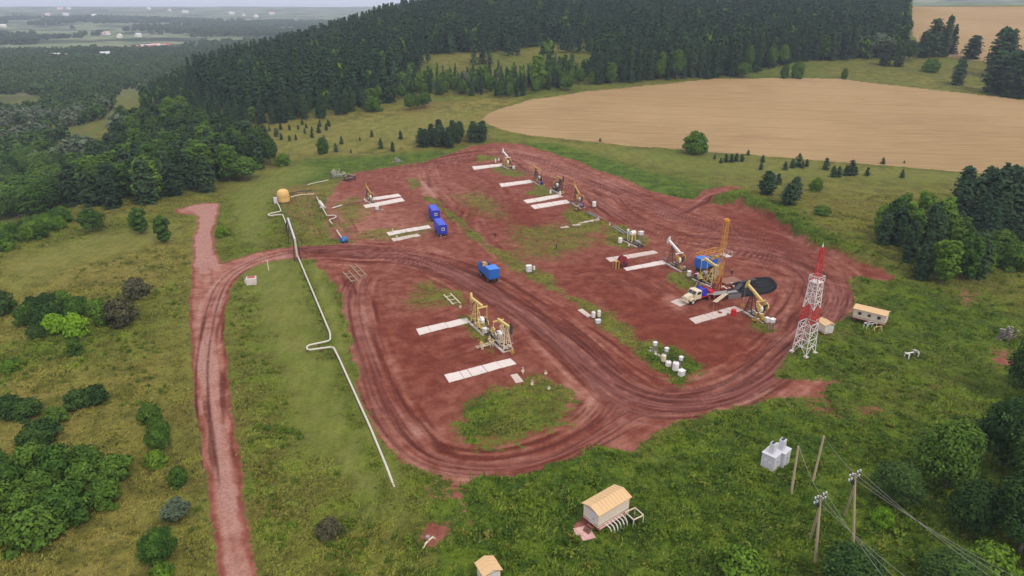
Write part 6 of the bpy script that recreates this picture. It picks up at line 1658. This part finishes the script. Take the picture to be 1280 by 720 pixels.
# transformer pair
p = P(962, 583); t = thing('transformer_kiosk', 'front left one of two grey transformer kiosks with a chimney like riser', 'transformer', p, .75)
def kiosk(t):
    MB().box((0, 0, 1.25), (1.9, 1.9, 2.2)).to('body', 'lconc', t, .03)
    MB().box((0, 0, 2.4), (2.05, 2.05, .1)).to('roof', 'lconc', t, .01)
    MB().prism([(-.5, 2.45), (.5, 2.45), (.42, 4.0), (-.42, 4.0)], -.35, .35).to('riser', 'lconc', t, .02)
    MB().box((0, 0, 4.03), (.7, .4, .05)).to('riser_cap', 'dark', t)
    for x in (-.45, .45):
        d = MB().box((x, -.97, 1.3), (.84, .05, 1.9)).to('door', 'lconc', t, .01); MB().box((x * .35, -1.01, 1.3), (.05, .04, .2)).to('handle', 'dark', d)
    MB().tube((-.96, .3, 1.5), (-1.0, .3, 1.5), .18, 10).tube((-.96, -.3, 1.3), (-1.0, -.3, 1.3), .18, 10).to('vent', 'white', t)
    MB().box((0, 0, .05), (2.0, 2.0, .25)).to('plinth', 'concrete', t, .02)
kiosk(t)
t2 = copy_tree(t); pp = P(974, 578); t2.location = pp; t2['label'] = 'rear right one of two grey transformer kiosks, nearer to the poles'

# --- power poles and lines
def pole(a, top, label, strut=None, head=False):
    """a: pixel of the foot, top: pixel of the tip"""
    p = P(*a); g = p.z; xc = (top[0] - 640) / FPX; yc = (top[1] - 360) / FPX
    dy = c_ - yc * s_; dz = -(s_ + yc * c_); k = p.y / dy; T_ = Vector((xc * k, p.y, H + dz * k)); T_.y += 0.0
    t = thing('power_pole', label, 'power pole', p)
    MB().tube((0, 0, -.8), T_ - p, .17, 10, .12).to('pole', 'pole', t)
    if strut:
        s = P(*strut); MB().tube(s - p - Vector((0, 0, .6)), (T_ - p) * .86, .15, 9, .12).to('strut', 'pole', t)
    if head:
        u = T_ - p; q = MB(); ang_ = .5; cx, cy = math.cos(ang_), math.sin(ang_)
        for z in (-.1, -.75): q.beam(u + Vector((-cx * 1.0, -cy * 1.0, z)), u + Vector((cx * 1.0, cy * 1.0, z)), .1)
        q.box(u + Vector((.1, .1, -1.2)), (.45, .35, .7)); q.beam(u + Vector((0, 0, -.1)), u + Vector((.6, -.6, -.6)), .07); q.to('crossarm', 'dark', t)
        q = MB()
        for z in (-.1, -.75):
            for k in (-.9, -.45, .45, .9): q.tube(u + Vector((cx * k, cy * k, z)), u + Vector((cx * k, cy * k, z + .32)), .07, 8, .1)
        q.to('insulator', 'lconc', t)
    return T_
T1 = pole((989, 618), (998, 558), 'bare leaning wooden pole nearest the transformer kiosks')
T2 = pole((1016, 601), (1030, 545), 'bare leaning wooden pole right of the first bare pole')
T3 = pole((1020, 703), (1026, 620), 'lower A shaped pole with insulators, over the dark bush', (1013, 671), True)
T4 = pole((1068, 678), (1069, 592), 'upper A shaped pole with insulators, right of the other A pole', (1056, 643), True)
def wire(a, b, sag, label, n=14):
    c = (a + b) / 2; pts = [a.lerp(b, i / n) - Vector((0, 0, sag * 4 * (i / n) * (1 - i / n))) - c for i in range(n + 1)]
    tagset(MB().path(pts, .018, 5).to('overhead_wire', 'steel', None, 0, c), label, 'wire', 'overhead wires')
def off(px, d, z):
    """a point z metres above flat ground, seen at pixel px"""
    xc = (px[0] - 640) / FPX; yc = (px[1] - 360) / FPX; dy = c_ - yc * s_; dz = -(s_ + yc * c_); k = (z - H) / dz
    return Vector((xc * k, dy * k, z))
for k, dx in enumerate((-.8, 0, .8)):
    e = Vector((dx, dx * .5, 0))
    wire(T4 + e, off((1330 - 14 * k, 752 + 6 * k), 0, 7.5), .7, 'overhead wires from the upper A pole to the right border')
    wire(T3 + e, off((1185 - 20 * k, 760 + 6 * k), 0, 7.5), .5, 'overhead wires from the lower A pole to the lower right border')
wire(T2, T4, .3, 'thin wire joining the right bare pole and the upper A pole')
wire(T1, T3, .3, 'thin wire joining the left bare pole and the lower A pole')
wire(T1 + Vector((.2, 0, -.2)), T3 + Vector((.5, .2, -.7)), .5, 'slack second wire from the left bare pole')

# --- people
def person(px, face, label, jacket='cloth', bent=0.0):
    p = P(*px); t = thing('person', label, 'person', p, face)
    J = {'pel': (0, 0, .95), 'wst': (0, 0, 1.12), 'chs': (.02, 0, 1.38), 'nck': (.02, 0, 1.52), 'hd': (.04, 0, 1.60), 'hd2': (.05, 0, 1.72), 'hl': (0, .10, .90), 'hr': (0, -.10, .90), 'kl': (.10, .11, .5), 'kr': (-.04, -.11, .5), 'al': (.06, .11, .08), 'ar': (-.16, -.11, .10), 'tl': (.22, .12, .04), 'tr': (-.02, -.12, .05),
         'sl': (.0, .19, 1.42), 'sr': (.0, -.19, 1.42), 'el': (-.08, .25, 1.14), 'er': (.06, -.25, 1.14), 'wl': (.04, .25, .90), 'wr': (.24, -.23, .98), 'fl': (.07, .25, .80), 'fr': (.32, -.22, .94)}
    R_ = {'pel': .15, 'wst': .14, 'chs': .17, 'nck': .06, 'hd': .085, 'hd2': .095, 'hl': .095, 'hr': .095, 'kl': .065, 'kr': .065, 'al': .045, 'ar': .045, 'tl': .035, 'tr': .035, 'sl': .065, 'sr': .065, 'el': .05, 'er': .05, 'wl': .033, 'wr': .033, 'fl': .035, 'fr': .035}
    E = [('pel', 'wst'), ('wst', 'chs'), ('chs', 'nck'), ('nck', 'hd'), ('hd', 'hd2'), ('pel', 'hl'), ('pel', 'hr'), ('hl', 'kl'), ('hr', 'kr'), ('kl', 'al'), ('kr', 'ar'), ('al', 'tl'), ('ar', 'tr'), ('chs', 'sl'), ('chs', 'sr'), ('sl', 'el'), ('sr', 'er'), ('el', 'wl'), ('er', 'wr'), ('wl', 'fl'), ('wr', 'fr')]
    names = list(J); me = bpy.data.meshes.new('body'); me.from_pydata([J[n] for n in names], [(names.index(a), names.index(b)) for a, b in E], [])
    o = link('body', me, t); md = o.modifiers.new('skin', 'SKIN')
    for i, n in enumerate(names): me.skin_vertices[0].data[i].radius = (R_[n], R_[n] * (.8 if n in ('chs', 'wst', 'pel') else 1))
    me.skin_vertices[0].data[0].use_root = True
    sb = o.modifiers.new('sub', 'SUBSURF'); sb.levels = 2; sb.render_levels = 2
    NN = NT('worker_clothes_' + jacket); z = N_z = NN.n.new('ShaderNodeTexCoord').outputs['Object']; sx = NN.n.new('ShaderNodeSeparateXYZ'); NN.l.new(z, sx.inputs[0])
    cc = NN.mix(NN.step(sx.outputs[2], .96, .98), (0.03, 0.03, 0.035), (0.03, 0.035, 0.06) if jacket == 'cloth' else (0.05, 0.05, 0.05)); cc = NN.mix(NN.step(sx.outputs[2], 1.50, 1.52), cc, (0.42, 0.24, 0.17)); NN.put(NN.b.inputs['Base Color'], cc)
    me.materials.append(NN.m)
    hb = MB(); n = 10
    for a_, b_ in ((0, .35), (.35, .7), (.7, 1)):
        k = len(hb.v)
        for f in (a_, b_):
            rr = .112 * math.cos(f * math.pi / 2) + .004
            for i in range(n): hb.v.append(Vector((.035 + math.cos(i * 2 * math.pi / n) * rr, math.sin(i * 2 * math.pi / n) * rr, 1.69 + .13 * math.sin(f * math.pi / 2))))
        for i in range(n): hb.f.append((k + i, k + (i + 1) % n, k + n + (i + 1) % n, k + n + i))
    hb.to('hard_hat', 'orange' if jacket != 'cloth' else 'dark', t)
person((695.5, 312), 2.4, 'person in dark clothes walking alone across the red soil')
person((619, 298), .6, 'person in dark clothes alone on the upper red soil, farther away')
person((914.5, 345), 1.2, 'person in grey work clothes at the back edge of the mud pit', 'grey')

# --- far houses in the valley
def house(px, L, w, h, rz, wall, roof, label, group=None):
    p = P(*px); t = thing('village_house', label, 'house', p, rz, group)
    MB().box((0, 0, h / 2 - .5), (L, w, h + 1)).to('wall', wall, t)
    MB().prism([(-w / 2 - .4, h), (0, h + w * .42), (w / 2 + .4, h)], -L / 2 - .4, L / 2 + .4, 'x').to('roof', roof, t)
r = random.Random(9)
for i, (x, y) in enumerate([(171, 64), (176, 62), (183, 61), (190, 62), (196, 60), (203, 61), (208, 60), (169, 68), (186, 66)]):
    house((x, y), r.uniform(14, 24), r.uniform(9, 12), 5, r.uniform(0, 1), 'pink', ('brick', 'pink', 'lconc')[i % 3], 'village house with a reddish or pale roof behind the hill shoulder', 'village houses behind the hill shoulder')
for i, (x, y) in enumerate([(132, 70), (131, 78), (80, 73), (72, 72), (52, 75), (147, 75), (168, 88), (150, 47), (134, 44), (173, 46), (130, 44), (60, 20), (83, 20), (118, 22), (75, 12), (86, 12), (186, 12), (212, 14), (232, 16), (4, 34), (230, 33), (305, 20), (320, 22), (340, 18), (290, 18)]):
    s = 0.9 if y > 60 else (1.2 if y > 30 else 1.8)
    house((x, y), r.uniform(12, 20) * s, 9 * s, 5 * s, r.uniform(0, 2), 'white', ('lconc', 'white', 'pink')[i % 3], 'small white building among the trees of the distant valley', 'white buildings in the distant valley')
